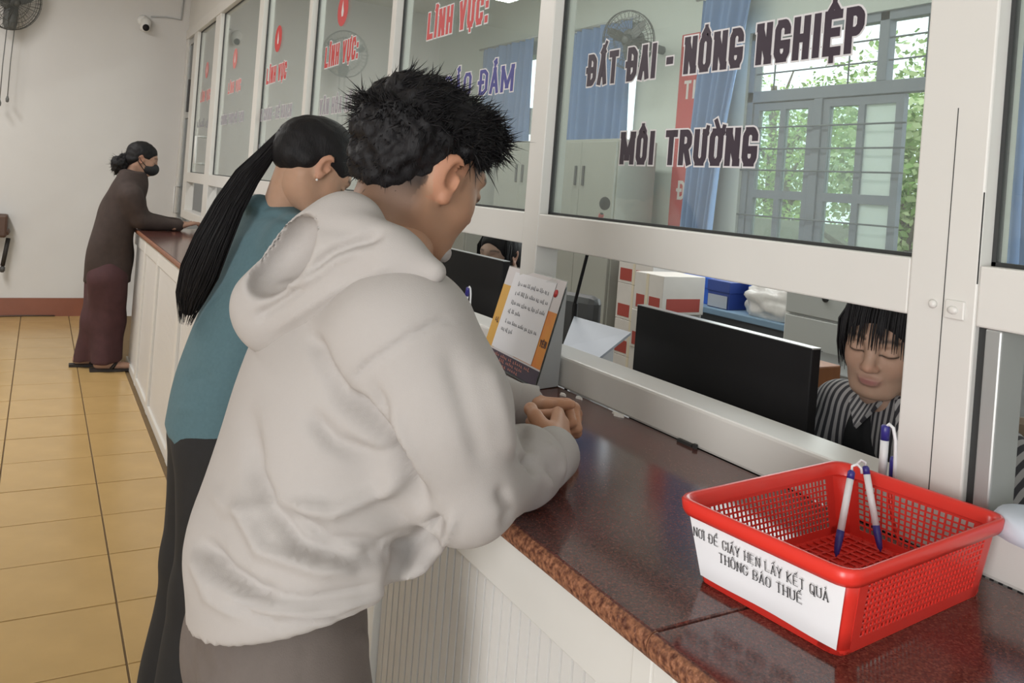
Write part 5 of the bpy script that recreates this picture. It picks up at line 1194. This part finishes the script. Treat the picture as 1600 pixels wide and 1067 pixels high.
# ------------------------------------------------------------------ ponytailed woman in teal
def strand_bundle(mb, paths, n, r, seed, spread, flare=None):
    """many fine tubes running along a centre path inside a given radius profile"""
    R = random.Random(seed); pts = [np.asarray(p, float) for p in paths]
    for k in range(n):
        a, q = R.uniform(0, 6.283), math.sqrt(R.random()); u = A([math.cos(a), math.sin(a) * .5, math.sin(a) * .85]); tail = R.uniform(.88, 1.04)
        ps = []
        for i, p in enumerate(pts):
            ps.append(p + u * q * spread[i] + A([R.gauss(0, .0016), R.gauss(0, .0016), R.gauss(0, .0016)]))
        m = len(ps) - 1; ps[m] = ps[m - 1] + (ps[m] - ps[m - 1]) * tail
        mb.tube(ps, [r] * (len(ps) - 1) + [r * .3], 4, cap=False)
w2 = thing('person', (.43, 2.17, 0), 'woman with long black ponytail in teal top and black trousers at the counter', 'person')
TW = (.46, .28, .19)
p2 = A([.43, 2.17, .80]); n2 = onD(434, 330, 2.16)
R2 = rot(math.radians(6), math.radians(42), math.radians(0)); H2 = onD(497, 262, 2.13)
s = Solid((.2, 1.85, .0), (1.1, 2.5, 1.5), .012)
r2s, l2s, r2e, l2e, r2w, l2w = A([.56, 2.02, 1.28]), A([.57, 2.31, 1.28]), A([.68, 1.97, 1.04]), A([.70, 2.38, 1.04]), A([.89, 2.07, 1.02]), A([.9, 2.28, 1.02])
s.chain([p2, A([.48, 2.165, 1.05]), n2 + [-.02, 0, -.06]], [.085, .075, .06], .04); s.cap(n2 + [-.01, 0, -.06], H2 + R2 @ A([-.045, 0, -.035]), .05, .05, .03)
s.chain([r2s, r2e, r2w], [.04, .034, .025], .03); s.chain([l2s, l2e, l2w], [.04, .034, .025], .03)
for sy in (-1, 1): s.chain([p2 + [0, sy * .075, -.05], [.42, 2.17 + sy * .085, .42], [.40, 2.17 + sy * .09, .05]], [.07, .05, .035], .03)
Vb, Fb = s.mesh(1)
def scalp(x, y, z): return np.clip((z - .045 + .9 * (x - .03)) / .02, 0, 1) * 0 + np.clip((.02 - x + .6 * (z - .03)) / .03, 0, 1) * np.clip((z + .04) / .03, 0, 1) * .9 * (np.exp(-(((x + .012) / .035) ** 2 + ((z + .004) / .045) ** 2)) < .3)
hd2 = head_mesh(H2, R2, TW, 'f', .0045, scalp, k_scale=.97, neck=.06, nx=-.012)
s = Solid((.84, 1.98, .97), (1.08, 2.36, 1.09), .0032)
hand_solid(s, r2w, A([1, .25, .02]), A([0, 0, 1]), 1, [(.25, .5, .3)] * 4, [(.7, .6, -.2), (.9, .3, -.1), (1, .1, 0)], .92); hand_solid(s, l2w, A([1, -.3, .02]), A([0, 0, 1]), -1, [(.25, .5, .3)] * 4, [(.7, .6, -.2), (.9, .3, -.1), (1, .1, 0)], .92)
Vh, Fh = s.mesh(1)
V, F, C = join([(Vb, Fb, np.tile(A(TW), (len(Vb), 1))), hd2, (Vh, Fh, np.tile(A(TW), (len(Vh), 1)))]); quads_obj('body', V, F, SKIN, w2, C)
TEAL = mat('teal_knit', (.085, .155, .18), .9, var=.12, scale=120, bump=.2, bscale=600)
s = Solid((.18, 1.82, .68), (1.05, 2.55, 1.48), .008)
s.col([(.70, .43, 2.17, .122, .165), (.76, .43, 2.17, .122, .165), (.9, .435, 2.17, .114, .158), (1.05, .475, 2.168, .108, .152), (1.18, .515, 2.165, .108, .16), (1.27, .545, 2.16, .104, .155), (n2[2] - .04, n2[0] - .005, n2[1], .092, .13), (n2[2] + .008, n2[0], n2[1], .073, .095)], .03, 2.1)
s.cap(r2s + [0, .01, 0], l2s + [0, -.01, 0], .06, .06, .05); s.chain([r2s, r2e], [.068, .055], .04); s.chain([r2e, r2w + [-.02, -.01, 0]], [.053, .04], .03); s.chain([l2s, l2e], [.068, .055], .04); s.chain([l2e, l2w + [-.02, .01, 0]], [.053, .04], .03)
s.plane_cut((.31, 2.2, .79), (-.35, .1, -1))
s.cap(n2 + [-.035, .06, .012], n2 + [-.055, -.02, .014], .026, .024, .03); s.cap(n2 + [-.055, -.02, .014], n2 + [.01, -.07, .0], .024, .018, .03)
V, F = s.mesh(2); V = fold_noise(V, F, .006, 8, (1, 1, .8), 6.)
V = sculpt(V, F, [([(330, 390), (375, 340), (430, 318)], 7, -.006), ([(390, 345), (420, 335), (465, 345)], 6, -.005), ([(340, 420), (370, 380), (400, 360)], 10, .005), ([(290, 600), (330, 580)], 10, -.005), ([(275, 640), (320, 640)], 8, .004)])
sh2 = quads_obj('teal_top', V, F, TEAL, w2); VT = V
BLK = mat('black_trousers', (.014, .013, .013), .85, var=.2, scale=30, bump=.1, bscale=400)
s = Solid((.2, 1.9, .02), (.7, 2.45, .95), .009); s.ell(p2 + [0, 0, .0], (.112, .155, .12), k=.05)
for sy in (-1, 1): s.chain([p2 + [.0, sy * .08, -.06], [.425, 2.17 + sy * .09, .42], [.405, 2.17 + sy * .105, .09]], [.098, .08, .098], .04)
s.plane_cut((0, 0, .05), (0, 0, -1))
V, F = s.mesh(2); V = fold_noise(V, F, .008, 8, (1, 1, .6), 1.); quads_obj('trousers', V, F, BLK, w2)
for sy in (-1, 1):
    s = Solid((.25, 1.98, -.01), (.75, 2.4, .14), .007); c = A([.405, 2.17 + sy * .105, 0.]); s.cap(c + [-.04, 0, .035], c + [.15, sy * .015, .028], .036, .034, .03); s.cap(c + [-.02, 0, .04], c + [-.02, 0, .10], .04, .04, .03); s.plane_cut((0, 0, .002), (0, 0, -1)); V, F = s.mesh(1); quads_obj('shoe', V, F, SHOE, w2)
# hair: smooth cap drawn back to the tie, long ponytail
s = Solid((-.17, -.12, -.14), (.15, .12, .15), .0045)
s.ell((-.022, 0, .036), (.108, .084, .090), k=.02); s.ell((-.1, 0, .005), (.042, .045, .045), k=.05)
s.ell((.118, 0, -.035), (.07, .12, .085), k=.02, sub=True); s.ell((.012, -.095, -.062), (.055, .05, .07), k=.02, sub=True); s.ell((.012, .095, -.062), (.055, .05, .07), k=.02, sub=True); s.ell((.03, 0, -.155), (.13, .12, .095), k=.03, sub=True)
s.ell((-.078, 0, -.028), (.05, .066, .05), k=.03); s.ell((-.052, 0, -.02), (.03, .079, .042), k=.02)
V, F = s.mesh(2); V = fold_noise(V, F, .0022, 60, (.25, 1, 1), 2.)
Tw = lambda P: A(P) * .97 @ R2.T + H2
hm = MB(); hm.add(Tw(V), F.tolist(), 0, True); hair2 = hm.build('hair', HAIR, w2)
tie = Tw([[-.132, 0, .004]])[0]
path_px = [(434, 238, 2.10), (412, 246, 2.07), (386, 276, 2.04), (358, 322, 2.02), (332, 376, 2.01), (312, 424, 2.02), (298, 462, 2.04), (292, 490, 2.05)]
pp = [tie] + [onD(*q) for q in path_px[1:]]
wid = [.012, .022, .030, .036, .043, .046, .036, .016]
pt = MB(); NR = 16; rings = []
for i, p in enumerate(pp):
    t = nrm(pp[min(i + 1, len(pp) - 1)] - pp[max(i - 1, 0)]); u = nrm(np.cross(t, FWD)); v = np.cross(u, t)
    rings.append([p + wid[i] * .9 * (u * math.cos(2 * math.pi * k / NR) + .6 * v * math.sin(2 * math.pi * k / NR)) for k in range(NR)])
pt.loft(rings, 0, True)
Rr = random.Random(4)
for k in range(240):
    a, q = Rr.uniform(0, 6.283), Rr.uniform(.75, 1.08); ps = []; e = Rr.uniform(-.045, .03)
    for i, p in enumerate(pp):
        t = nrm(pp[min(i + 1, len(pp) - 1)] - pp[max(i - 1, 0)]); u = nrm(np.cross(t, FWD)); v = np.cross(u, t); aa = a + .15 * math.sin(i * .8 + k)
        ps.append(p + wid[i] * q * (u * math.cos(aa) + .6 * v * math.sin(aa)))
    ps[-1] = ps[-1] + nrm(pp[-1] - pp[-2]) * e
    pt.tube(ps, [.0012] * (len(ps) - 1) + [.0004], 3, cap=False)
pt.build('ponytail', HAIR, w2)['label'] = 'long black ponytail hanging down her back'
MB().tube([tie + nrm(pp[1] - tie) * .0, tie + nrm(pp[1] - tie) * .014], .0165, 12).build('hair_tie', mat('hair_tie_black', (.02, .02, .022), .6), w2)
MB().ball(Tw([[-.004, -.081, -.047]])[0], .0032).build('earring', mat('pearl', (.75, .72, .68), .25), w2)

# ------------------------------------------------------------------ masked woman at the far end
YF = 6.30
w3 = thing('person', (.42, YF, 0), 'masked woman in dark brown jacket and maroon trousers at the far counter end', 'person')
TF = (.40, .24, .17)
g = lambda x, y, Y=YF: onY(x, y, Y)
H3 = g(224, 248); R3 = rot(math.radians(-4), math.radians(14), 0)
sh3, hp3 = g(203, 298), g(168, 415)
s = Solid((.1, 5.95, -.01), (1.2, 6.7, 1.52), .014)
s.chain([hp3, g(180, 360), sh3 + [.02, 0, .02]], [.09, .08, .06], .04); s.cap(sh3 + [.03, 0, .04], H3 + R3 @ A([-.04, 0, -.13]), .05, .045, .03)
hz = 1.025
el3 = [A([.63, YF - .17, hz + .02]), A([.66, YF + .15, hz + .02])]; wr3 = [A([.90, YF - .10, hz]), A([.92, YF + .08, hz])]; ss3 = [sh3 + [0, -.15, -.03], sh3 + [.02, .15, -.03]]
for k in (0, 1): s.chain([ss3[k], el3[k], wr3[k]], [.045, .036, .026], .03)
fz = [A([.33, YF + .10, .0]), A([.45, YF - .07, .0])]
for k in (0, 1): s.chain([hp3 + [0, (.08, -.08)[k], -.05], (hp3 + fz[k]) / 2 + [.015, 0, 0], fz[k] + [0, 0, .07]], [.075, .05, .035], .03)
for k in (0, 1): s.cap(fz[k] + [-.02, 0, .045], fz[k] + [.17, -.02, .032], .033, .026, .03)
Vb, Fb = s.mesh(1); hd3 = head_mesh(H3, R3, TF, 'f', .0075, k_scale=.97)
s = Solid((.82, YF - .25, .97), (1.12, YF + .22, 1.13), .005)
hand_solid(s, wr3[0], A([1, .35, .25]), A([-.2, 0, 1]), 1, [(.3, .7, .4)] * 4, [(.7, .6, 0), (.9, .3, .3), (1, .1, .3)], .92); hand_solid(s, wr3[1], A([1, -.3, .15]), A([0, 0, 1]), -1, [(.3, .6, .4)] * 4, [(.7, .6, 0), (.9, .3, .1), (1, .1, 0)], .92)
Vh, Fh = s.mesh(1)
V, F, C = join([(Vb, Fb, np.tile(A(TF), (len(Vb), 1))), hd3, (Vh, Fh, np.tile(A(TF), (len(Vh), 1)))]); quads_obj('body', V, F, SKIN, w3, C)
JB = mat('dark_brown_jacket', (.040, .026, .022), .85, var=.35, scale=25, bump=.2, bscale=90); MAR = mat('maroon_trousers', (.058, .022, .025), .85, var=.35, scale=18, bump=.15, bscale=80)
s = Solid((.1, 5.9, .5), (1.1, 6.75, 1.5), .011)
rows = []
for (x0, x1, y) in ((124, 208, 440), (126, 208, 415), (132, 210, 380), (140, 216, 350), (148, 224, 320), (163, 230, 296)):
    a, b = g(x0, y), g(x1, y); c = (a + b) / 2; hw = (b[0] - a[0]) / 2; rows.append((c[2], c[0] + .01, YF, max(.08, hw * .92), .17))
a = g(204, 278); rows.append((a[2], a[0], YF, .105, .14)); a = g(210, 268); rows.append((a[2], a[0] + .0, YF, .075, .09))
s.col(rows, .03)
for k in (0, 1): s.chain([ss3[k], el3[k]], [.078, .06], .04); s.chain([el3[k], wr3[k] + [-.03, 0, 0]], [.058, .042], .03)
V, F = s.mesh(2); V = fold_noise(V, F, .024, 7, (1, 1, .7), 11.); quads_obj('jacket', V, F, JB, w3)
s = Solid((.1, 5.95, -.03), (.8, 6.7, .95), .011); s.ell(hp3 + [.0, 0, .0], (.135, .16, .14), k=.05)
for k in (0, 1): s.chain([hp3 + [.0, (.08, -.08)[k], -.08], (hp3 + fz[k]) / 2 + [.03, 0, -.02], fz[k] + [.03, 0, -.08]], [.125, .105, .09], .05)
s.ell((.46, YF + .02, .2), (.1, .028, .26), k=.03, sub=True); s.plane_cut((0.4, 0, .045), (.15, 0, -1))
V, F = s.mesh(2); V = fold_noise(V, F, .024, 7, (1, 1, .4), 15.); quads_obj('trousers', V, F, MAR, w3)
SAN = mat('dark_sandal', (.018, .014, .013), .6)
for k in (0, 1):
    c = fz[k]; mb = MB(); out = [(-.07, .03), (-.07, -.03), (.02, -.038), (.12, -.052), (.19, -.04), (.205, 0), (.18, .035), (.10, .045), (.02, .035)]
    mb.loft([[c + A([x, y - .006, z]) for x, y in out] for z in (.001, .018)], 0, False); so = mb.build('sandal', SAN, w3)
    MB().tube([c + A([.06, -.045, .02]), c + A([.09, -.03, .055]), c + A([.10, -.005, .066]), c + A([.09, .02, .055]), c + A([.07, .04, .02])], .012, 6).build('strap', SAN, so)
s = Solid((-.15, -.12, -.12), (.15, .12, .15), .007)
s.ell((-.02, 0, .034), (.106, .083, .088), k=.02); s.ell((.118, 0, -.03), (.065, .12, .085), k=.02, sub=True); s.ell((.01, -.095, -.06), (.05, .05, .062), k=.02, sub=True); s.ell((.01, .095, -.06), (.05, .05, .062), k=.02, sub=True); s.ell((.02, 0, -.15), (.13, .12, .09), k=.03, sub=True)
s.ell((-.072, 0, -.028), (.05, .066, .05), k=.03); s.ell((-.05, 0, -.02), (.03, .079, .042), k=.02)
V, F = s.mesh(2); V = fold_noise(V, F, .004, 40, seed=2.); Tf = lambda P: A(P) * .97 @ R3.T + H3
hm = MB(); hm.add(Tf(V), F.tolist(), 0, True); hm.build('hair', HAIR, w3)
bc3 = g(187, 256); s = Solid(bc3 - .12, bc3 + .12, .007); s.ell(bc3, (.055, .055, .06), k=.02); s.cap(bc3, Tf([[-.09, 0, .02]])[0], .03, .03, .02); s.cap(bc3, g(181, 272), .035, .012, .02); V, F = s.mesh(1); V = fold_noise(V, F, .014, 45, seed=5.); tv, tf = hair_tufts(V, F, 260, .03, .0018, lambda p, n: n * .6 + A([-.3, 0, -.5]), .5, 3)
hm = MB(); hm.add(V, F.tolist(), 0, True); hm.add(tv, tf, 0, True); hm.build('hair_bun', HAIR, w3)['label'] = 'loose black bun'
s = Solid((-.05, -.12, -.14), (.16, .12, .06), .005); s.ell((.045, 0, -.062), (.072, .069, .05), k=.02); s.ell((.09, 0, -.05), (.034, .034, .036), k=.03); s.ell((-.04, 0, -.06), (.075, .12, .12), k=.01, sub=True); V, F = s.mesh(1)
mk = MB(); mk.add(Tf(V), F.tolist(), 0, True); mo = mk.build('face_mask', mat('black_mask', (.012, .012, .014), .8), w3)
for y in (-1, 1): MB().tube(Tf([(.03, y * .066, -.045), (-.01, y * .082, -.02), (-.03, y * .084, .005), (-.03, y * .08, -.03), (.03, y * .064, -.08)]), .0025, 5).build('ear_loop', MATS['black_mask'], mo)

# ------------------------------------------------------------------ young clerk behind the glass
HC = onD(1381, 527, 1.70); RC = rot(math.radians(201), math.radians(13), math.radians(-5)); TC_ = (.46, .29, .21)
tcn = onD(1418, 730, 1.745); DZ = .02
ck = thing('person', (tcn[0] + .05, tcn[1], 0), 'young clerk with fringe in striped shirt and black vest seated behind the glass', 'person')
bx, by = tcn[0], tcn[1]
s = Solid((bx - .7, by - .45, -.01), (bx + .45, by + .45, 1.35), .013)
rS, lS = A([bx - .0, by + .17, 1.0 + DZ]), A([bx + .02, by - .17, .99 + DZ])      # as seen: left and right
elc = [A([bx - .10, by + .25, .80]), A([bx - .10, by - .27, .82])]; wrc = [A([bx - .20, by + .16, .80]), A([bx - .20, by - .18, .80])]
s.chain([A([bx + .08, by, .56]), A([bx + .05, by, .8]), A([bx, by, .98])], [.11, .09, .07], .04); s.cap(A([bx, by, 1.0]), HC + RC @ A([-.04, 0, -.13]), .052, .047, .03)
for a, b, c in ((rS, elc[0], wrc[0]), (lS, elc[1], wrc[1])): s.chain([a, b, c], [.04, .035, .026], .03)
for sy in (-1, 1): s.chain([A([bx + .06, by + sy * .08, .54]), A([bx - .36, by + sy * .1, .54]), A([bx - .34, by + sy * .1, .08])], [.075, .06, .04], .03); s.cap(A([bx - .36, by + sy * .1, .04]), A([bx - .5, by + sy * .1, .03]), .035, .028, .03)
Vb, Fb = s.mesh(1); hdc = head_mesh(HC, RC, TC_, 'f', .0034, k_scale=.97, neck=.14, lip=(.36, .15, .14))
s = Solid((bx - .44, by - .3, .74), (bx - .14, by + .3, .9), .0035)
hand_solid(s, wrc[0], A([-1, -.2, .02]), A([0, 0, 1]), -1, [(.25, .5, .3)] * 4, [(.7, .6, -.2), (.9, .3, -.1), (1, .1, 0)], .9); hand_solid(s, wrc[1], A([-1, .2, .02]), A([0, 0, 1]), 1, [(.25, .5, .3)] * 4, [(.7, .6, -.2), (.9, .3, -.1), (1, .1, 0)], .9)
Vh, Fh = s.mesh(1)
V, F, C = join([(Vb, Fb, np.tile(A(TC_), (len(Vb), 1))), hdc, (Vh, Fh, np.tile(A(TC_), (len(Vh), 1)))]); quads_obj('body', V, F, SKIN, ck, C)
def striped(name, c0, c1, scale, direction='Y'):
    m = bpy.data.materials.new(name); m.use_nodes = True; nt = m.node_tree; N = nt.nodes; L = nt.links; b = N['Principled BSDF']; tc = N.new('ShaderNodeTexCoord'); w = N.new('ShaderNodeTexWave'); w.bands_direction = direction; w.inputs['Scale'].default_value = scale; w.inputs['Distortion'].default_value = .6
    r = N.new('ShaderNodeValToRGB'); r.color_ramp.elements[0].position = .45; r.color_ramp.elements[1].position = .55; r.color_ramp.elements[0].color = (*c0, 1); r.color_ramp.elements[1].color = (*c1, 1); L.new(tc.outputs['Object'], w.inputs['Vector']); L.new(w.outputs['Fac'], r.inputs['Fac']); L.new(r.outputs['Color'], b.inputs['Base Color']); b.inputs['Roughness'].default_value = .8; return m
STR = striped('striped_cotton', (.045, .042, .05), (.40, .38, .38), 24); VEST = mat('black_vest_cloth', (.010, .010, .012), .85, bump=.1, bscale=500)
def torso_rows(gx, gy): return [(z + DZ * (z - .5) / .5, *q) for z, *q in [(.56, bx + .06, by, .115 + gx, .16 + gy), (.72, bx + .05, by, .105 + gx, .145 + gy), (.88, bx + .02, by, .105 + gx, .155 + gy), (.97, bx + .005, by, .09 + gx, .15 + gy), (1.03, bx - .005, by, .07 + gx, .10 + gy), (1.065, bx - .01, by, .055 + gx, .065 + gy)]]
s = Solid((bx - .45, by - .4, .5), (bx + .3, by + .4, 1.2), .007); s.col(torso_rows(0, 0), .03)
for a, b, c in ((rS, elc[0], wrc[0]), (lS, elc[1], wrc[1])): s.chain([a + [0, 0, -.01], b], [.068, .055], .04); s.chain([b, c + [.03, 0, 0]], [.053, .045], .03)
V, F = s.mesh(2); V = fold_noise(V, F, .006, 10, seed=21.); st = quads_obj('striped_shirt', V, F, STR, ck)
# shirt collar wings
cn = A([bx - .045, by + .0, 1.065 + DZ])
for sy in (-1, 1):
    p = [cn + [.03, sy * .062, .03], cn + [-.035, sy * .012, -.005], cn + [-.075, sy * .05, -.075], cn + [-.03, sy * .10, -.035]]
    MB().add([*p, *[q + A([.008, 0, -.006]) for q in p]], [(0, 1, 2, 3), (7, 6, 5, 4), (0, 4, 5, 1), (1, 5, 6, 2), (2, 6, 7, 3), (3, 7, 4, 0)]).build('collar', STR, st)
s = Solid((bx - .3, by - .3, .55), (bx + .3, by + .3, 1.18), .007); s.col([(z, x, y, a + .012, b + .008) for z, x, y, a, b in torso_rows(0, 0) if z < 1.11], .02)
for sy in (-1, 1): s.ell((bx, by + sy * .20, .95 + DZ), (.16, .07, .16), k=.02, sub=True)
s.ell((bx - .10, by, 1.06 + DZ), (.085, .05, .14), k=.015, sub=True); s.ell((bx, by, 1.10 + DZ), (.12, .07, .05), k=.02, sub=True)
V, F = s.mesh(2); quads_obj('black_vest', V, F, VEST, ck)
SKT = mat('navy_trousers', (.02, .022, .03), .85)
s = Solid((bx - .55, by - .3, .08), (bx + .3, by + .3, .7), .011)
for sy in (-1, 1): s.chain([A([bx + .06, by + sy * .08, .565]), A([bx - .36, by + sy * .1, .55]), A([bx - .35, by + sy * .1, .12])], [.095, .075, .06], .04)
V, F = s.mesh(1); quads_obj('trousers', V, F, SKT, ck)
# hair with fringe
def clerk_hair(root, Hp, Rm, k, fringe=True, seed=3, h=.0045):
    s = Solid((-.16, -.13, -.16), (.15, .13, .15), h); s.ell((-.018, 0, .036), (.108, .086, .090), k=.02); s.ell((-.07, 0, -.03), (.05, .075, .08), k=.04)
    s.ell((.12, 0, -.03), (.07, .074, .105), k=.02, sub=True); s.ell((.075, 0, -.12), (.12, .14, .085), k=.03, sub=True); s.ell((-.02, 0, -.18), (.12, .12, .09), k=.03, sub=True)
    V, F = s.mesh(2); V = fold_noise(V, F, .003, 55, (1, 1, .2), 7.); T = lambda P: A(P) * k @ Rm.T + Hp
    mb = MB(); mb.add(T(V), F.tolist(), 0, True); Rr = random.Random(seed)
    if fringe:
        for j in range(60):
            y = Rr.uniform(-.062, .062); c = math.sqrt(max(0, 1 - (y / .085) ** 2)); ln = Rr.uniform(.0, 1.) ; zt = .1 * c + .01; zb = .022 - ln * .022 + .25 * abs(y) * -0.6
            if Rr.random() < .5 and abs(y) < .05: zb += .03
            xs = lambda z: .04 + .062 * math.sqrt(max(.05, 1 - ((z - .01) / .115) ** 2)) * c
            ps = [(xs(z) + .004 * math.sin(j) * .4 + .002, y * (1 + .06 * t), z) for t, z in [(t, zt + (zb - zt) * t) for t in (0, .35, .7, 1.)]]
            mb.tube(T(ps), [.0022, .002, .0016, .0005], 4, cap=False)
    for sy in (-1, 1):
        for j in range(40):
            y0 = .07 + Rr.uniform(-.006, .008); x = Rr.uniform(.0, .055); ps = [(x - .02, sy * .06, .09), (x + .0, sy * (y0 + .004), .04), (x + .004, sy * (y0 + .002), -.01), (x - .002, sy * (y0 - .004), -.05 - Rr.uniform(0, .03))]
            mb.tube(T(ps), [.002, .002, .0016, .0005], 4, cap=False)
    return mb.build('hair', HAIR, root)
clerk_hair(ck, HC, RC, .97)
def seat_chair(c, yaw, label, m, piping=None):
    t = thing('office_chair', (c[0], c[1], 0), label, 'chair', 'chairs of the clerks'); R = np.array([[math.cos(yaw), -math.sin(yaw)], [math.sin(yaw), math.cos(yaw)]])
    def tr(mb): mb.v = [tuple([*(R @ np.array(p[:2]) + np.array(c[:2])), p[2]]) for p in mb.v]; return mb
    tr(MB().box((-.24, -.24, .37), (.22, .24, .445), 0, .03)).build('seat', m, t); bk = tr(MB().box((-.31, -.23, .56), (-.23, .23, 1.02), 0, .035)).build('backrest', m, t)
    if piping:
        for z in (.66, .82): tr(MB().box((-.235, -.23, z), (-.218, .23, z + .02), 0, .006)).build('piping', piping, bk)
        tr(MB().box((-.235, .08, .82), (-.218, .1, 1.0), 0, .006)).build('piping', piping, bk)
    tr(MB().tube([(-.26, 0, .42), (-.27, 0, .62)], .02, 8)).build('back_support', DGREY, t); tr(MB().tube([(0, 0, .07), (0, 0, .38)], .028, 10)).build('gas_lift', DGREY, t)
    for k in range(5):
        a = k * 2 * math.pi / 5 + .3; tr(MB().tube([(0, 0, .09), (.27 * math.cos(a), .27 * math.sin(a), .06)], [.024, .017], 8)).build('base_arm', DGREY, t); tr(MB().ball((.27 * math.cos(a), .27 * math.sin(a), .027), .026)).build('castor', DGREY, t)
    return t
seat_chair((bx + .06, by, 0), math.radians(199), 'brown upholstered chair with white piping under the young clerk', CHB, PIPE)
# ------------------------------------------------------------------ clerk half hidden behind the notice stand
HD = onD(780, 398, 3.45); RD = rot(math.radians(205), math.radians(4), 0)
c2 = thing('person', (HD[0] + .08, HD[1], 0), 'clerk with dark hair half hidden behind the notice stand', 'person')
dx, dy = HD[0] + .05, HD[1]
s = Solid((dx - .6, dy - .4, -.01), (dx + .4, dy + .4, 1.3), .015); zt = HD[2] - .24
s.chain([A([dx + .08, dy, .54]), A([dx + .05, dy, .78]), A([dx, dy, zt])], [.11, .09, .06], .04); s.cap(A([dx, dy, zt]), HD + RD @ A([-.04, 0, -.13]), .05, .046, .03)
for sy in (-1, 1):
    s.chain([A([dx, dy + sy * .16, zt - .03]), A([dx - .08, dy + sy * .24, .78]), A([dx - .13, dy + sy * .15, .79])], [.04, .035, .028], .03); s.chain([A([dx + .06, dy + sy * .08, .53]), A([dx - .34, dy + sy * .1, .53]), A([dx - .33, dy + sy * .1, .07])], [.075, .06, .04], .03); s.cap(A([dx - .34, dy + sy * .1, .035]), A([dx - .47, dy + sy * .1, .03]), .034, .028, .03)
    hand_solid(s, A([dx - .13, dy + sy * .15, .79]), A([-1, -.1 * sy, 0]), A([0, 0, 1]), -sy, [(.25, .4, .3)] * 4, [(.7, .6, -.2), (.9, .3, -.1), (1, .1, 0)], .9)
Vb, Fb = s.mesh(1); hdd = head_mesh(HD, RD, (.44, .29, .22), 'f', .006, k_scale=.97)
V, F, C = join([(Vb, Fb, np.tile(A((.44, .29, .22)), (len(Vb), 1))), hdd]); quads_obj('body', V, F, SKIN, c2, C)
s = Solid((dx - .45, dy - .4, .48), (dx + .3, dy + .4, 1.2), .012); s.col([(.52, dx + .06, dy, .12, .16), (.75, dx + .05, dy, .105, .15), (zt - .08, dx + .01, dy, .1, .155), (zt - .01, dx, dy, .07, .10), (zt + .03, dx, dy, .055, .06)], .03)
for sy in (-1, 1): s.chain([A([dx, dy + sy * .16, zt - .04]), A([dx - .08, dy + sy * .24, .79]), A([dx - .12, dy + sy * .16, .79])], [.066, .054, .044], .03)
V, F = s.mesh(1); quads_obj('white_shirt', V, F, mat('white_shirt_cloth', (.55, .55, .55), .85), c2)
s = Solid((dx - .5, dy - .3, .08), (dx + .3, dy + .3, .7), .013)
for sy in (-1, 1): s.chain([A([dx + .06, dy + sy * .08, .555]), A([dx - .34, dy + sy * .1, .54]), A([dx - .33, dy + sy * .1, .12])], [.095, .075, .06], .04)
V, F = s.mesh(1); quads_obj('trousers', V, F, SKT, c2)
clerk_hair(c2, HD, RD, .97, False, 5, .007)
seat_chair((dx + .07, dy, 0), math.radians(200), 'dark office chair under the half hidden clerk', DGREY)
for o in bpy.data.objects:
    if '_w' in o: del o['_w']
